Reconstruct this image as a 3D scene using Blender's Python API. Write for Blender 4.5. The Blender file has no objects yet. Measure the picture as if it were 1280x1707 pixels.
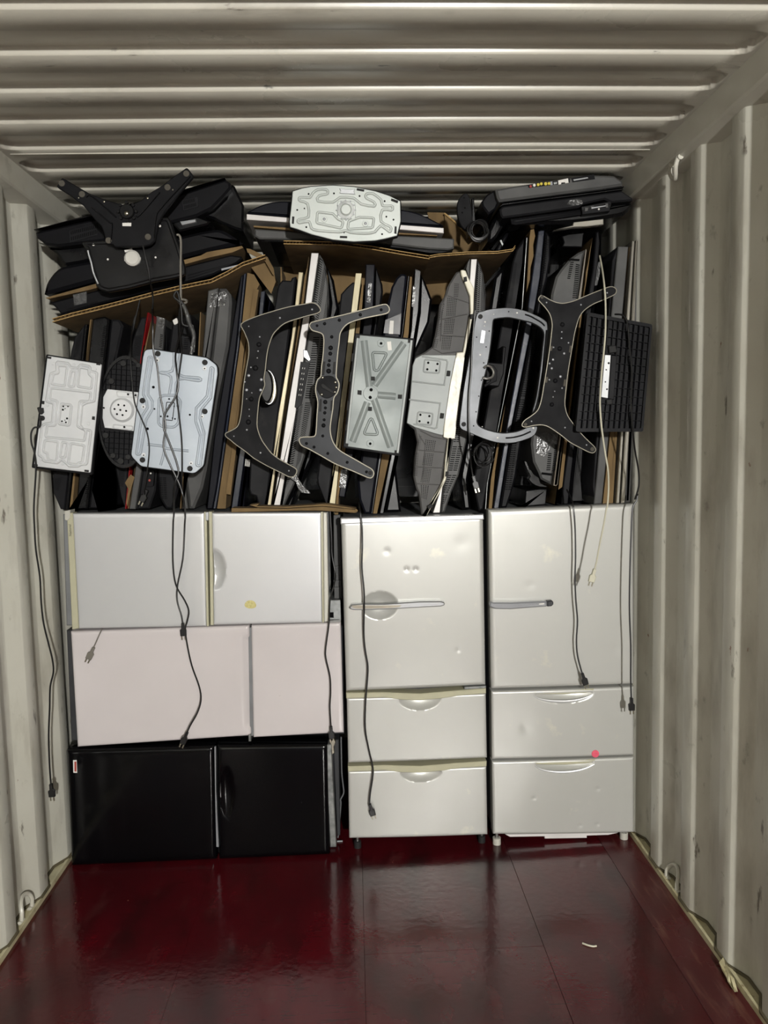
import bpy, bmesh, math, random
from mathutils import Vector, Matrix
random.seed(7)
SC = bpy.context.scene
COL = SC.collection
# ---------------------------------------------------------------- camera
CX, CY, CZ = 0.0344, -2.9827, 1.6874
PITCH, YAW, ROLL, FPX = -0.09163, 0.03923, -0.02229, 1261.0
def look():
    f = Vector((math.sin(YAW)*math.cos(PITCH), math.cos(YAW)*math.cos(PITCH), math.sin(PITCH)))
    r = Vector((math.cos(YAW), -math.sin(YAW), 0)); u = r.cross(f)
    r2 = math.cos(ROLL)*r + math.sin(ROLL)*u; u2 = -math.sin(ROLL)*r + math.cos(ROLL)*u
    return Matrix(((r2.x, u2.x, -f.x, CX), (r2.y, u2.y, -f.y, CY), (r2.z, u2.z, -f.z, CZ), (0, 0, 0, 1)))
cd = bpy.data.cameras.new('camera'); cam = bpy.data.objects.new('camera', cd); COL.objects.link(cam)
cam.matrix_world = look()
cd.sensor_fit = 'HORIZONTAL'; cd.sensor_width = 36; cd.lens = 36*FPX/1280; cd.clip_start = 0.05
SC.camera = cam
# ---------------------------------------------------------------- world, lamps, exposure
w = bpy.data.worlds.new('night_yard'); SC.world = w; w.use_nodes = True
w.node_tree.nodes['Background'].inputs[0].default_value = (0.75, 0.8, 0.9, 1)
w.node_tree.nodes['Background'].inputs[1].default_value = 0.04
def lamp(name, kind, loc, energy, color, size=0.1, aim=None, size_y=None):
    l = bpy.data.lights.new(name, kind); l.energy = energy; l.color = color
    if kind == 'AREA':
        l.size = size; l.shape = 'DISK'
        if size_y: l.shape = 'RECTANGLE'; l.size_y = size_y
    else: l.shadow_soft_size = size
    o = bpy.data.objects.new(name, l); COL.objects.link(o); o.location = loc
    if aim: o.rotation_euler = (Vector(aim)-Vector(loc)).to_track_quat('-Z', 'Y').to_euler()
    return o
lamp('floodlight', 'AREA', (0.90, -6.3, 2.20), 345, (1.0, 0.98, 0.94), 0.16, (-0.1, 0.0, 1.5))
lamp('yard_glow', 'AREA', (0.0, -6.5, 1.6), 11, (0.96, 0.98, 1.0), 2.0, (0.0, 0.0, 1.4), 2.0)
vs = SC.view_settings
vs.view_transform = 'Standard'; vs.look = 'None'; vs.gamma = 1.0; vs.use_curve_mapping = False; vs.exposure = 0.0
# ---------------------------------------------------------------- materials
def lin(c): return tuple(((v/255)/12.92 if v/255 <= 0.04045 else ((v/255+0.055)/1.055)**2.4) for v in c)
MATS = {}
def mat(name, rgb, rough=0.5, metal=0.0, var=0.12, scale=12.0, bump=0.0, bscale=60.0, coat=0.0, rgb2=None, stretch=(1, 1, 1), rvar=0.0, spec=0.5, contrast=(0.35, 0.7)):
    m = bpy.data.materials.new(name); m.use_nodes = True
    nt = m.node_tree; N = nt.nodes; L = nt.links; b = N['Principled BSDF']
    c = lin(rgb); c2 = lin(rgb2) if rgb2 else tuple(v*(1-var) for v in c)
    tc = N.new('ShaderNodeTexCoord'); mp = N.new('ShaderNodeMapping'); mp.inputs['Scale'].default_value = stretch
    L.new(tc.outputs['Object'], mp.inputs['Vector'])
    nz = N.new('ShaderNodeTexNoise'); nz.inputs['Scale'].default_value = scale; nz.inputs['Detail'].default_value = 6
    L.new(mp.outputs[0], nz.inputs['Vector'])
    r = N.new('ShaderNodeValToRGB'); r.color_ramp.elements[0].position = contrast[0]; r.color_ramp.elements[1].position = contrast[1]
    r.color_ramp.elements[0].color = (*c, 1); r.color_ramp.elements[1].color = (*c2, 1)
    L.new(nz.outputs[0], r.inputs[0]); L.new(r.outputs[0], b.inputs['Base Color'])
    b.inputs['Roughness'].default_value = rough; b.inputs['Metallic'].default_value = metal
    b.inputs['Coat Weight'].default_value = coat; b.inputs['Coat Roughness'].default_value = 0.12
    b.inputs['Specular IOR Level'].default_value = spec
    if rvar:
        mr = N.new('ShaderNodeMapRange'); mr.inputs['To Min'].default_value = max(0.02, rough-rvar); mr.inputs['To Max'].default_value = min(1, rough+rvar)
        mr.inputs['From Min'].default_value = 0.3; mr.inputs['From Max'].default_value = 0.7
        L.new(nz.outputs[0], mr.inputs[0]); L.new(mr.outputs[0], b.inputs['Roughness'])
    if bump:
        n2 = N.new('ShaderNodeTexNoise'); n2.inputs['Scale'].default_value = bscale; n2.inputs['Detail'].default_value = 4
        L.new(mp.outputs[0], n2.inputs['Vector'])
        bp = N.new('ShaderNodeBump'); bp.inputs['Strength'].default_value = bump; bp.inputs['Distance'].default_value = 0.004
        L.new(n2.outputs[0], bp.inputs['Height']); L.new(bp.outputs[0], b.inputs['Normal'])
    MATS[name] = m
    return m
def over(m, rgb, scale, lo, hi, stretch=(1, 1, 1), amount=1.0, rough=None):
    """mix a second, blotchy colour over a material's base colour (dirt, rust, scuffs)"""
    nt = m.node_tree; N = nt.nodes; L = nt.links; b = N['Principled BSDF']
    src = b.inputs['Base Color'].links[0].from_socket
    tc = N.new('ShaderNodeTexCoord'); mp = N.new('ShaderNodeMapping'); mp.inputs['Scale'].default_value = stretch
    L.new(tc.outputs['Object'], mp.inputs['Vector'])
    nz = N.new('ShaderNodeTexNoise'); nz.inputs['Scale'].default_value = scale; nz.inputs['Detail'].default_value = 8; nz.inputs['Roughness'].default_value = 0.6
    L.new(mp.outputs[0], nz.inputs['Vector'])
    mr = N.new('ShaderNodeMapRange'); mr.inputs['From Min'].default_value = lo; mr.inputs['From Max'].default_value = hi; mr.inputs['To Max'].default_value = amount
    L.new(nz.outputs[0], mr.inputs[0])
    mx = N.new('ShaderNodeMix'); mx.data_type = 'RGBA'; L.new(mr.outputs[0], mx.inputs[0]); L.new(src, mx.inputs[6]); mx.inputs[7].default_value = (*lin(rgb), 1)
    L.new(mx.outputs[2], b.inputs['Base Color'])
    return m
WALL = mat('container_paint', (198, 197, 186), 0.34, 0, rgb2=(186, 184, 172), scale=3, bump=0.10, bscale=9, rvar=0.08)
over(WALL, (122, 114, 100), 5.0, 0.50, 0.74, (1, 1.6, 0.4), 0.6)
over(WALL, (92, 86, 74), 24.0, 0.62, 0.74, (1, 0.8, 0.5), 0.5)
over(WALL, (74, 64, 52), 15.0, 0.665, 0.72, (1, 1, 0.35), 0.8)
over(WALL, (112, 66, 38), 18.0, 0.70, 0.735, (1, 1, 0.6), 0.9)
CEIL = mat('roof_paint', (186, 183, 172), 0.30, 0, rgb2=(174, 170, 159), scale=3, bump=0.05, bscale=8, rvar=0.06)
over(CEIL, (120, 114, 102), 9.0, 0.55, 0.74, (0.5, 2, 1), 0.45)
over(CEIL, (60, 56, 48), 19.0, 0.67, 0.72, (0.35, 1.8, 1), 0.75)
RAIL = mat('rail_paint', (192, 190, 179), 0.36, 0, rgb2=(178, 175, 163), scale=4, bump=0.06, bscale=10)
over(RAIL, (110, 104, 92), 8.0, 0.60, 0.78, (1, 1, 1), 0.5)
SEAL = mat('sealant', (92, 84, 62), 0.7, 0, var=0.4, scale=20, bump=0.3)
STRIP = mat('floor_edge_strip', (198, 192, 160), 0.45, 0, rgb2=(165, 155, 118), scale=14, bump=0.2)
over(STRIP, (98, 80, 52), 30.0, 0.62, 0.72, (1, 1, 1), 0.8)
FLOOR = mat('red_floor_paint', (78, 12, 20), 0.16, 0, rgb2=(52, 9, 15), scale=2.6, bump=0.16, bscale=42, coat=0.0, rvar=0.07)
over(FLOOR, (30, 14, 15), 6.0, 0.50, 0.70, (1, 0.5, 1), 0.8)
over(FLOOR, (84, 50, 48), 7.0, 0.56, 0.74, (1.3, 0.6, 1), 0.45)
over(FLOOR, (26, 12, 13), 40.0, 0.58, 0.68, (0.2, 2.4, 1), 0.6)
over(FLOOR, (178, 150, 110), 38.0, 0.725, 0.745, (1, 1, 1), 0.9)
FWORN = mat('worn_floor_paint', (74, 24, 27), 0.32, 0, rgb2=(60, 15, 20), scale=4, bump=0.15, bscale=18, rvar=0.12)
over(FWORN, (122, 88, 72), 16.0, 0.54, 0.76, (2.0, 0.25, 1), 0.6)
JOINT = mat('floor_joint', (30, 10, 12), 0.8)
SILV = mat('brushed_silver_paint', (205, 206, 207), 0.32, 0.40, rgb2=(195, 196, 197), scale=2.0, bump=0.015, bscale=5, rvar=0.05)
SILV2 = mat('satin_silver_paint', (190, 190, 186), 0.36, 0.3, rgb2=(180, 180, 175), scale=2.0, bump=0.02, bscale=4, rvar=0.06)
over(SILV2, (225, 220, 196), 7.0, 0.62, 0.75, (1, 1, 1), 0.5)
WHITE = mat('glossy_white_paint', (198, 192, 192), 0.20, 0.0, rgb2=(188, 182, 182), scale=2.0, bump=0.008, bscale=5)
over(WHITE, (150, 140, 138), 26.0, 0.70, 0.76, (1, 1, 1), 0.5)
GBLACK = mat('gloss_black_paint', (6, 6, 8), 0.14, 0, rgb2=(4, 4, 5), scale=3, coat=0.0, bump=0.004, bscale=6, spec=0.28)
over(GBLACK, (70, 72, 76), 60.0, 0.735, 0.76, (1, 1, 1), 0.6)
TRIMG = mat('olive_trim', (174, 171, 146), 0.45, 0, var=0.1)
TRIMW = mat('pale_trim', (190, 188, 178), 0.4, 0.1, var=0.1)
CASEG = mat('fridge_case_grey', (120, 122, 124), 0.45, 0.2, var=0.2)
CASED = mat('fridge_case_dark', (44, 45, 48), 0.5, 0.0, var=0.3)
GALV = mat('galvanised_steel', (150, 152, 150), 0.45, 0.7, rgb2=(100, 102, 102), scale=30)
CHROME = mat('chrome', (176, 178, 180), 0.34, 0.8, var=0.05)
HANDG = mat('handle_grey', (150, 152, 156), 0.32, 0.35, var=0.08)
DARKP = mat('dark_plastic', (18, 18, 21), 0.45, 0, rgb2=(12, 12, 14), scale=9, rvar=0.08, bump=0.02, bscale=200, spec=0.12)
DARKP2 = mat('charcoal_plastic', (28, 28, 30), 0.55, 0, rgb2=(20, 20, 22), scale=8, rvar=0.1, bump=0.03, bscale=260, spec=0.12)
over(DARKP2, (78, 75, 70), 11.0, 0.60, 0.82, (1, 1, 1), 0.3)
GREYP = mat('grey_plastic', (82, 82, 81), 0.46, 0, rgb2=(66, 66, 66), scale=8, bump=0.03, bscale=260, spec=0.22)
PERFG = mat('perforated_grey_plastic', (80, 79, 78), 0.5, 0, rgb2=(66, 65, 64), scale=8, bump=0.02, bscale=200, spec=0.22)
PIANO = mat('piano_black', (10, 10, 12), 0.30, 0, var=0.3, scale=6, rvar=0.10, spec=0.35)
over(PIANO, (60, 58, 55), 12.0, 0.62, 0.85, (1, 1, 1), 0.3)
SLATE = mat('slate_blue_plastic', (40, 45, 58), 0.26, 0.1, rgb2=(28, 32, 42), scale=7, coat=0.2, rvar=0.1)
BLUED = mat('dark_blue_plastic', (20, 21, 28), 0.45, 0, rgb2=(15, 16, 22), scale=7, rvar=0.1, spec=0.12)
HOLE = mat('vent_black', (6, 6, 7), 0.8, 0, spec=0.1)
WPLAST = mat('white_bezel', (214, 211, 209), 0.35, 0.05, rgb2=(200, 197, 194), scale=10)
CREAM = mat('cream_bezel', (206, 196, 158), 0.4, 0.0, rgb2=(186, 174, 134), scale=16, stretch=(4, 1, 0.4))
IVORY = mat('ivory_bezel', (218, 214, 196), 0.4, 0.0, rgb2=(204, 199, 178), scale=12)
CHAMP = mat('champagne_bezel', (186, 176, 150), 0.28, 0.45, rgb2=(160, 148, 118), scale=9)
ALUB = mat('aluminium_bezel', (196, 192, 182), 0.25, 0.7, rgb2=(168, 164, 152), scale=8)
RED = mat('red_bezel', (168, 34, 36), 0.3, 0, rgb2=(140, 26, 28), scale=10)
BEIGE = mat('beige_bezel', (150, 142, 130), 0.45, 0, rgb2=(128, 120, 108), scale=9)
ZINC = mat('zinc_plate', (204, 206, 207), 0.40, 0.25, rgb2=(192, 194, 196), scale=7, rvar=0.06)
ZINCB = mat('bluish_zinc_plate', (174, 182, 190), 0.42, 0.25, rgb2=(162, 170, 179), scale=6, rvar=0.06)
ZINCG = mat('grey_zinc_plate', (126, 133, 131), 0.5, 0.1, rgb2=(114, 121, 120), scale=6, rvar=0.06)
ZINCL = mat('pale_zinc_plate', (146, 150, 148), 0.5, 0.1, rgb2=(132, 137, 136), scale=6)
ZINCW = mat('whitish_zinc_plate', (186, 191, 187), 0.42, 0.2, rgb2=(174, 180, 176), scale=7)
BASEB = mat('black_powder_coat', (20, 20, 22), 0.6, 0.0, rgb2=(15, 15, 17), scale=20, rvar=0.05, bump=0.02, bscale=400, spec=0.12)
BASEG = mat('grey_coated_steel', (44, 46, 50), 0.42, 0.0, rgb2=(33, 35, 38), scale=10, spec=0.16)
RIMC = mat('pale_edge_trim', (122, 117, 102), 0.42, 0.3, var=0.15)
RUBB = mat('rubber', (20, 20, 20), 0.75, 0, var=0.2)
RUBG = mat('grey_felt', (78, 74, 66), 0.9, 0, var=0.3, scale=80)
SCREW = mat('screw_steel', (172, 172, 170), 0.25, 0.9, var=0.15)
RINGG = mat('grey_ring_steel', (92, 94, 97), 0.38, 0.3, rgb2=(66, 68, 71), scale=8, spec=0.3)
CARD = mat('cardboard', (116, 94, 60), 0.85, 0, rgb2=(92, 73, 44), scale=14, bump=0.15, bscale=70, stretch=(1, 1, 0.4))
CARDE = mat('cardboard_edge', (176, 146, 96), 0.9, 0, rgb2=(146, 116, 70), scale=60, bump=0.3, bscale=160)
CABB = mat('black_cable', (17, 17, 18), 0.38, 0, var=0.2)
CABG = mat('grey_cable', (112, 108, 100), 0.4, 0, var=0.15)
CABW = mat('cream_cable', (186, 183, 164), 0.45, 0, var=0.1)
BRASS = mat('plug_metal', (170, 165, 150), 0.3, 1.0, var=0.1)
PAPER = mat('white_label', (214, 212, 206), 0.6, 0, var=0.08)
STICKR = mat('red_sticker', (150, 62, 52), 0.5, 0, var=0.2)
STICKP = mat('pink_sticker', (222, 92, 112), 0.5, 0, rgb2=(206, 74, 98), scale=90)
STICKY = mat('yellow_sticker', (196, 188, 128), 0.5, 0, rgb2=(170, 158, 96), scale=120)
TAPE = mat('shiny_tape', (92, 92, 92), 0.16, 0.3, rgb2=(60, 60, 60), scale=40, bump=0.9, bscale=70)
TAPEW = mat('masking_tape', (214, 212, 198), 0.35, 0, rgb2=(178, 176, 158), scale=14, bump=0.3, bscale=60)
CLEARP = mat('clear_plastic_cap', (205, 203, 196), 0.2, 0, var=0.2, coat=0.6)
PORTY = mat('yellow_port', (196, 178, 60), 0.4); PORTW = mat('white_port', (215, 212, 205), 0.4); PORTR = mat('red_port', (150, 40, 36), 0.4)
INK = mat('dark_ink', (52, 50, 36), 0.6)
FAINT = mat('pencil_scribble', (150, 150, 146), 0.6)
# ---------------------------------------------------------------- geometry helpers
def area(p): return 0.5*sum(p[i][0]*p[(i+1) % len(p)][1]-p[(i+1) % len(p)][0]*p[i][1] for i in range(len(p)))
def ccw(p):
    q = []
    for a in p:
        if not q or math.hypot(a[0]-q[-1][0], a[1]-q[-1][1]) > 1e-4: q.append((a[0], a[1]))
    if math.hypot(q[0][0]-q[-1][0], q[0][1]-q[-1][1]) < 1e-4: q.pop()
    return q if area(q) > 0 else q[::-1]
def inset(p, d):
    n = len(p); o = []
    for i in range(n):
        a, b, c = Vector(p[i-1]), Vector(p[i]), Vector(p[(i+1) % n])
        e1 = (b-a).normalized(); e2 = (c-b).normalized()
        n1 = Vector((-e1.y, e1.x)); n2 = Vector((-e2.y, e2.x)); m = n1+n2
        k = m.length_squared
        v = m*(2/k) if k > 0.5 else m.normalized()*2 if k > 1e-6 else n1
        o.append((b.x+v.x*d, b.y+v.y*d))
    return o
def rnd(p, r, n=5):
    p = ccw(p); o = []; N = len(p)
    for i in range(N):
        a, b, c = Vector(p[i-1]), Vector(p[i]), Vector(p[(i+1) % N])
        u = a-b; v = c-b; lu, lv = u.length, v.length; u.normalize(); v.normalize()
        ang = u.angle(v)
        if ang > 2.9: o.append(tuple(b)); continue
        t = min(r/math.tan(ang/2), lu*0.48, lv*0.48)
        s, e = b+u*t, b+v*t
        for k in range(n+1):
            f = k/n; o.append(tuple(s*(1-f)**2+b*2*f*(1-f)+e*f*f))
    return o
def smooth(p, n=4, closed=True):
    o = []; N = len(p); P = [Vector(q) for q in p]
    for i in range(N if closed else N-1):
        g = (lambda k: P[k % N]) if closed else (lambda k: P[max(0, min(N-1, k))])
        a, b, c, d = g(i-1), g(i), g(i+1), g(i+2)
        for k in range(n):
            t = k/n
            o.append(tuple(0.5*((2*b)+(c-a)*t+(2*a-5*b+4*c-d)*t*t+(3*b-a-3*c+d)*t**3)))
    if not closed: o.append(tuple(P[-1]))
    return o
def circ(x, z, r, n=16, rz=None, rot=0.0):
    rz = rz or r
    o = []
    for k in range(n):
        a = 2*math.pi*k/n; u, v = r*math.cos(a), rz*math.sin(a)
        o.append((x+u*math.cos(rot)-v*math.sin(rot), z+u*math.sin(rot)+v*math.cos(rot)))
    return o
def bil(q, u, v):
    """q = top-left, top-right, bottom-right, bottom-left; u to the right, v down"""
    a, b, c, d = q
    return ((a[0]*(1-u)+b[0]*u)*(1-v)+(d[0]*(1-u)+c[0]*u)*v, (a[1]*(1-u)+b[1]*u)*(1-v)+(d[1]*(1-u)+c[1]*u)*v)
class G:
    def __init__(s): s.v = []; s.f = []
    def add(s, vs, fs):
        o = len(s.v); s.v += [tuple(x) for x in vs]; s.f += [tuple(i+o for i in q) for q in fs]; return s
    def prism(s, p, y0, y1, b=0.0, taper=0.0):
        p = ccw(p); n = len(p)
        rings = []
        if b: rings.append((inset(p, b), y0)); rings.append((p, y0+b))
        else: rings.append((p, y0))
        rings.append((inset(p, taper) if taper else p, y1))
        vs = [(x, y, z) for r, y in rings for x, z in r]; fs = [tuple(range(n))]
        for k in range(len(rings)-1):
            for i in range(n):
                j = (i+1) % n; fs.append((k*n+i, (k+1)*n+i, (k+1)*n+j, k*n+j))
        e = (len(rings)-1)*n; fs.append(tuple(range(e+n-1, e-1, -1)))
        return s.add(vs, fs)
    def ring(s, p, q, y0, y1):
        """closed band between two loops of equal length"""
        n = len(p); vs = [(x, y, z) for loop, y in ((p, y0), (q, y0), (p, y1), (q, y1)) for x, z in loop]; fs = []
        for i in range(n):
            j = (i+1) % n
            fs += [(i, j, n+j, n+i), (2*n+j, 2*n+i, 3*n+i, 3*n+j), (j, i, 2*n+i, 2*n+j), (n+i, n+j, 3*n+j, 3*n+i)]
        return s.add(vs, fs)
    def box(s, x0, x1, y0, y1, z0, z1, b=0.0):
        return s.prism([(x0, z0), (x1, z0), (x1, z1), (x0, z1)], y0, y1, b)
    def disc(s, x, z, r, y0, y1, n=14, b=0.0): return s.prism(circ(x, z, r, n), y0, y1, b)
    def dome(s, x, z, r, y, h, n=10):
        vs = []; fs = []
        for k, (rr, hh) in enumerate(((1, 0), (0.86, 0.5), (0.5, 0.88))):
            vs += [(a, y-h*hh, c) for a, c in circ(x, z, r*rr, n)]
        vs.append((x, y-h, z))
        for k in range(2):
            for i in range(n): j = (i+1) % n; fs.append((k*n+i, k*n+j, (k+1)*n+j, (k+1)*n+i))
        for i in range(n): fs.append((2*n+i, 2*n+(i+1) % n, 3*n))
        return s.add(vs, fs)
    def tube(s, pts, r, n=8, closed=False):
        P = [Vector(p) for p in pts]; N = len(P)
        if N < 2: return s
        up = Vector((0, 1, 0.01)); vs = []; fs = []; prev = None
        for i in range(N):
            if closed: t = (P[(i+1) % N]-P[i-1])
            else: t = P[min(N-1, i+1)]-P[max(0, i-1)]
            t.normalize()
            a = (prev - t*prev.dot(t)) if prev else (up - t*up.dot(t))
            if a.length < 1e-5: a = t.orthogonal()
            a.normalize(); prev = a; bb = t.cross(a)
            rr = r[i] if isinstance(r, (list, tuple)) else r
            for k in range(n):
                an = 2*math.pi*k/n; vs.append(tuple(P[i]+a*(rr*math.cos(an))+bb*(rr*math.sin(an))))
        for i in range(N if closed else N-1):
            i2 = (i+1) % N
            for k in range(n): k2 = (k+1) % n; fs.append((i*n+k, i*n+k2, i2*n+k2, i2*n+k))
        if not closed: fs.append(tuple(range(n-1, -1, -1))); fs.append(tuple((N-1)*n+k for k in range(n)))
        return s.add(vs, fs)
    def ridge(s, path, y, wd, h, closed=False):
        """raised bead of trapezoid section along a path on the plane y, standing h towards -y"""
        P = [Vector(p) for p in path]; N = len(P); vs = []; fs = []
        for i in range(N):
            if closed: t1 = (P[i]-P[i-1]).normalized(); t2 = (P[(i+1) % N]-P[i]).normalized()
            else:
                t1 = (P[i]-P[i-1]).normalized() if i else (P[1]-P[0]).normalized()
                t2 = (P[i+1]-P[i]).normalized() if i < N-1 else t1
            n1 = Vector((-t1.y, t1.x)); n2 = Vector((-t2.y, t2.x)); m = n1+n2
            m = m*(2/m.length_squared) if m.length_squared > 0.8 else m.normalized()*1.5 if m.length > 1e-4 else n1
            for f, d in ((-0.5, 0), (-0.13, h), (0.13, h), (0.5, 0)):
                q = P[i]+m*(f*wd); vs.append((q.x, y-d, q.y))
        for i in range(N if closed else N-1):
            j = (i+1) % N
            for k in range(3): fs.append((i*4+k, i*4+k+1, j*4+k+1, j*4+k))
        if not closed: fs.append((0, 3, 2, 1)); e = (N-1)*4; fs.append((e, e+1, e+2, e+3))
        return s.add(vs, fs)
    def slots(s, quad, nu, nv, fu, fv, y, h=0.0006, skip=None):
        for j in range(nv):
            for i in range(nu):
                if skip and skip(i, j): continue
                u0 = (i+0.5-fu/2)/nu; u1 = (i+0.5+fu/2)/nu; v0 = (j+0.5-fv/2)/nv; v1 = (j+0.5+fv/2)/nv
                q = [bil(quad, u0, v0), bil(quad, u1, v0), bil(quad, u1, v1), bil(quad, u0, v1)]
                s.prism(q, y-h, y+0.002)
        return s
def mesh(name, g, m, smooth_ang=40):
    me = bpy.data.meshes.new(name); me.from_pydata(g.v, [], g.f); me.update()
    bm = bmesh.new(); bm.from_mesh(me); bmesh.ops.recalc_face_normals(bm, faces=bm.faces); bm.to_mesh(me); bm.free()
    me.materials.append(m)
    me.polygons.foreach_set('use_smooth', [True]*len(me.polygons)); me.set_sharp_from_angle(angle=math.radians(smooth_ang))
    return me
def obj(name, g, m, parent=None, ang=40):
    """one mesh object; geometry is written in world metres, so a part is shifted back by its thing's origin"""
    o = bpy.data.objects.new(name, mesh(name, g, m, ang)); COL.objects.link(o)
    if parent:
        o.parent = parent
        if parent.type == 'EMPTY': o.location = -parent.location
    return o
def thing(name, label, cat, loc, group=None):
    o = bpy.data.objects.new(name, None); COL.objects.link(o); o.location = loc; o.empty_display_size = 0.1
    o['label'] = label; o['category'] = cat
    if group: o['group'] = group
    return o
def tag(o, label, cat, group=None):
    o['label'] = label; o['category'] = cat
    if group: o['group'] = group
    return o
def structure(name, g, m, parent=None, ang=40):
    o = obj(name, g, m, parent, ang)
    if not parent: o['kind'] = 'structure'
    return o
def stuff(o): o['kind'] = 'stuff'; return o
def text(name, body, loc, size, m, parent, rot_z_deg=0.0, thick=0.0004):
    """flat lettering facing -y, turned in the x-z plane"""
    cu = bpy.data.curves.new(name, 'FONT'); cu.body = body; cu.size = size; cu.extrude = thick; cu.align_x = 'CENTER'; cu.align_y = 'CENTER'
    t = bpy.data.objects.new(name, cu); COL.objects.link(t)
    me = bpy.data.meshes.new_from_object(t); COL.objects.unlink(t); bpy.data.objects.remove(t)
    M = Matrix.Translation(loc) @ Matrix.Rotation(math.radians(rot_z_deg), 4, 'Y') @ Matrix.Rotation(math.pi/2, 4, 'X')
    me.transform(M); me.materials.clear(); me.materials.append(m)
    o = bpy.data.objects.new(name, me); COL.objects.link(o); o.parent = parent
    if parent.type == 'EMPTY': o.location = -parent.location
    return o
# ---------------------------------------------------------------- the container shell
W = 1.176; ZC = 2.716; YB = 1.25; YF = -6.6
def corr_wall(side):
    """corrugated steel side: 67 mm inner land, 70 mm slope, 68 mm outer land, 70 mm slope, 36 mm deep"""
    c0 = -0.190 if side > 0 else -0.206
    prof = []
    k = math.ceil((YB+0.3-c0)/0.275)
    y = c0+k*0.275
    while y > YF-0.4:
        for dy, d in ((0.034, 0), (-0.034, 0), (-0.040, 0.002), (-0.098, 0.034), (-0.104, 0.036), (-0.171, 0.036), (-0.177, 0.034), (-0.235, 0.002)):
            prof.append((min(YB, max(YF, y+dy)), d))
        y -= 0.275
    pr = []
    for p in prof:
        if not pr or abs(p[0]-pr[-1][0]) > 1e-5: pr.append(p)
    zs = [0.0, 0.02, 0.4, 0.9, 1.4, 1.9, 2.3, 2.56, 2.60, 2.68]
    g = G(); vs = []; fs = []; n = len(zs)
    for yy, d in pr:
        for z in zs: vs.append((side*(W+d), yy, z))
    for i in range(len(pr)-1):
        for j in range(n-1):
            a = i*n+j; fs.append((a, a+1, a+n+1, a+n))
    g.add(vs, fs)
    o = len(vs)
    return structure('wall_left' if side < 0 else 'wall_right', g, WALL, ang=28), pr
wl, prl = corr_wall(-1); wr, prr = corr_wall(1)
wb = structure('wall_back', G().box(-1.3, 1.3, YB, YB+0.03, -0.02, 2.75), WALL)
# sealant bead at the foot of each wall, floor-edge angle, top rails
for side, pr, nm in ((-1, prl, 'trim_1'), (1, prr, 'trim_2')):
    g = G().tube([(side*(W+d-0.003), yy, 0.020) for yy, d in pr], 0.006, 6); structure(nm, g, SEAL)
for side, nm in ((-1, 'trim_3'), (1, 'trim_4')):
    x0, x1 = sorted((side*(W-0.004), side*(W+0.07)))
    g = G(); 
    x2, x3 = sorted((side*(W-0.006), side*(W+0.004)))
    g.box(x0, x1, YF, YB, -0.05, 0.016); g.box(x2, x3, YF, YB, -0.05, 0.021)
    structure(nm, g, STRIP)
for side, nm in ((-1, 'trim_5'), (1, 'trim_6')):
    g = G()
    prof = [(1.150, 2.705), (1.150, 2.634), (1.156, 2.626), (1.235, 2.590), (1.235, 2.78), (1.150, 2.78)]
    vs = [(side*x, yy, z) for yy in (YF, YB) for x, z in prof]; n = len(prof)
    g.add(vs, [(i, (i+1) % n, n+(i+1) % n, n+i) for i in range(n)]+[tuple(range(n)), tuple(range(2*n-1, n-1, -1))])
    structure(nm, g, RAIL, ang=25)
# roof: stamped corrugations with rounded ends, pitch 209 mm, 20 mm deep, slightly crowned
def roof():
    ys = []; y0 = -0.645; p = 0.211
    k0 = int((YB-y0)/p)+1; k1 = int((YF-y0)/p)-1
    offs = [0, 0.0016, 0.0032, 0.0048, 0.0064, 0.008, 0.0096, 0.024, 0.045, 0.075, 0.097, 0.1114, 0.113, 0.1146, 0.1162, 0.1178, 0.1194, 0.121, 0.160]
    for k in range(k1, k0+1):
        for d in offs:
            y = y0+k*p-0.004-d+0.0
            if YF-0.05 < y < YB+0.05: ys.append(y)
    ys = sorted(set(round(y, 4) for y in ys))
    xe = [1.152, 1.1421, 1.1405, 1.1389, 1.1373, 1.1357, 1.1341, 1.1325, 1.128, 1.118, 1.107, 1.095, 1.082, 1.068, 1.05, 1.02, 0.9, 0.7, 0.45, 0.2]
    xs = [-x for x in xe]+[0]+xe[::-1]
    def h(x, y):
        t = (y0-0.004-y) % p                         # 0 = far foot of a rib, grows towards the door
        cyr = 0.0605; hw = 0.0605                    # half width of the stamped recess at its mouth
        dy = abs(t-cyr); dx = abs(x)-(1.142-hw)
        if dx > 0: d = hw-math.hypot(dx, dy)
        else: d = hw-dy
        s = min(1, max(0, d/0.0095)); s = s*s*(3-2*s)
        return ZC+0.004*(1-(x/1.15)**2)+(0.022-0.010*min(1, t/0.121))*s
    vs = []; fs = []; n = len(xs)
    for y in ys:
        for x in xs: vs.append((x, y, h(x, y)))
    for i in range(len(ys)-1):
        for j in range(n-1): a = i*n+j; fs.append((a, a+n, a+n+1, a+1))
    return structure('ceiling', G().add(vs, fs), CEIL, ang=60)
roof()
structure('trim_7', G().prism([(-1.13, ZC-0.0015), (1.13, ZC-0.0015), (1.13, ZC+0.004), (-1.13, ZC+0.004)], -0.196, -0.189), RAIL)     # lapped weld of two roof sheets
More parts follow.
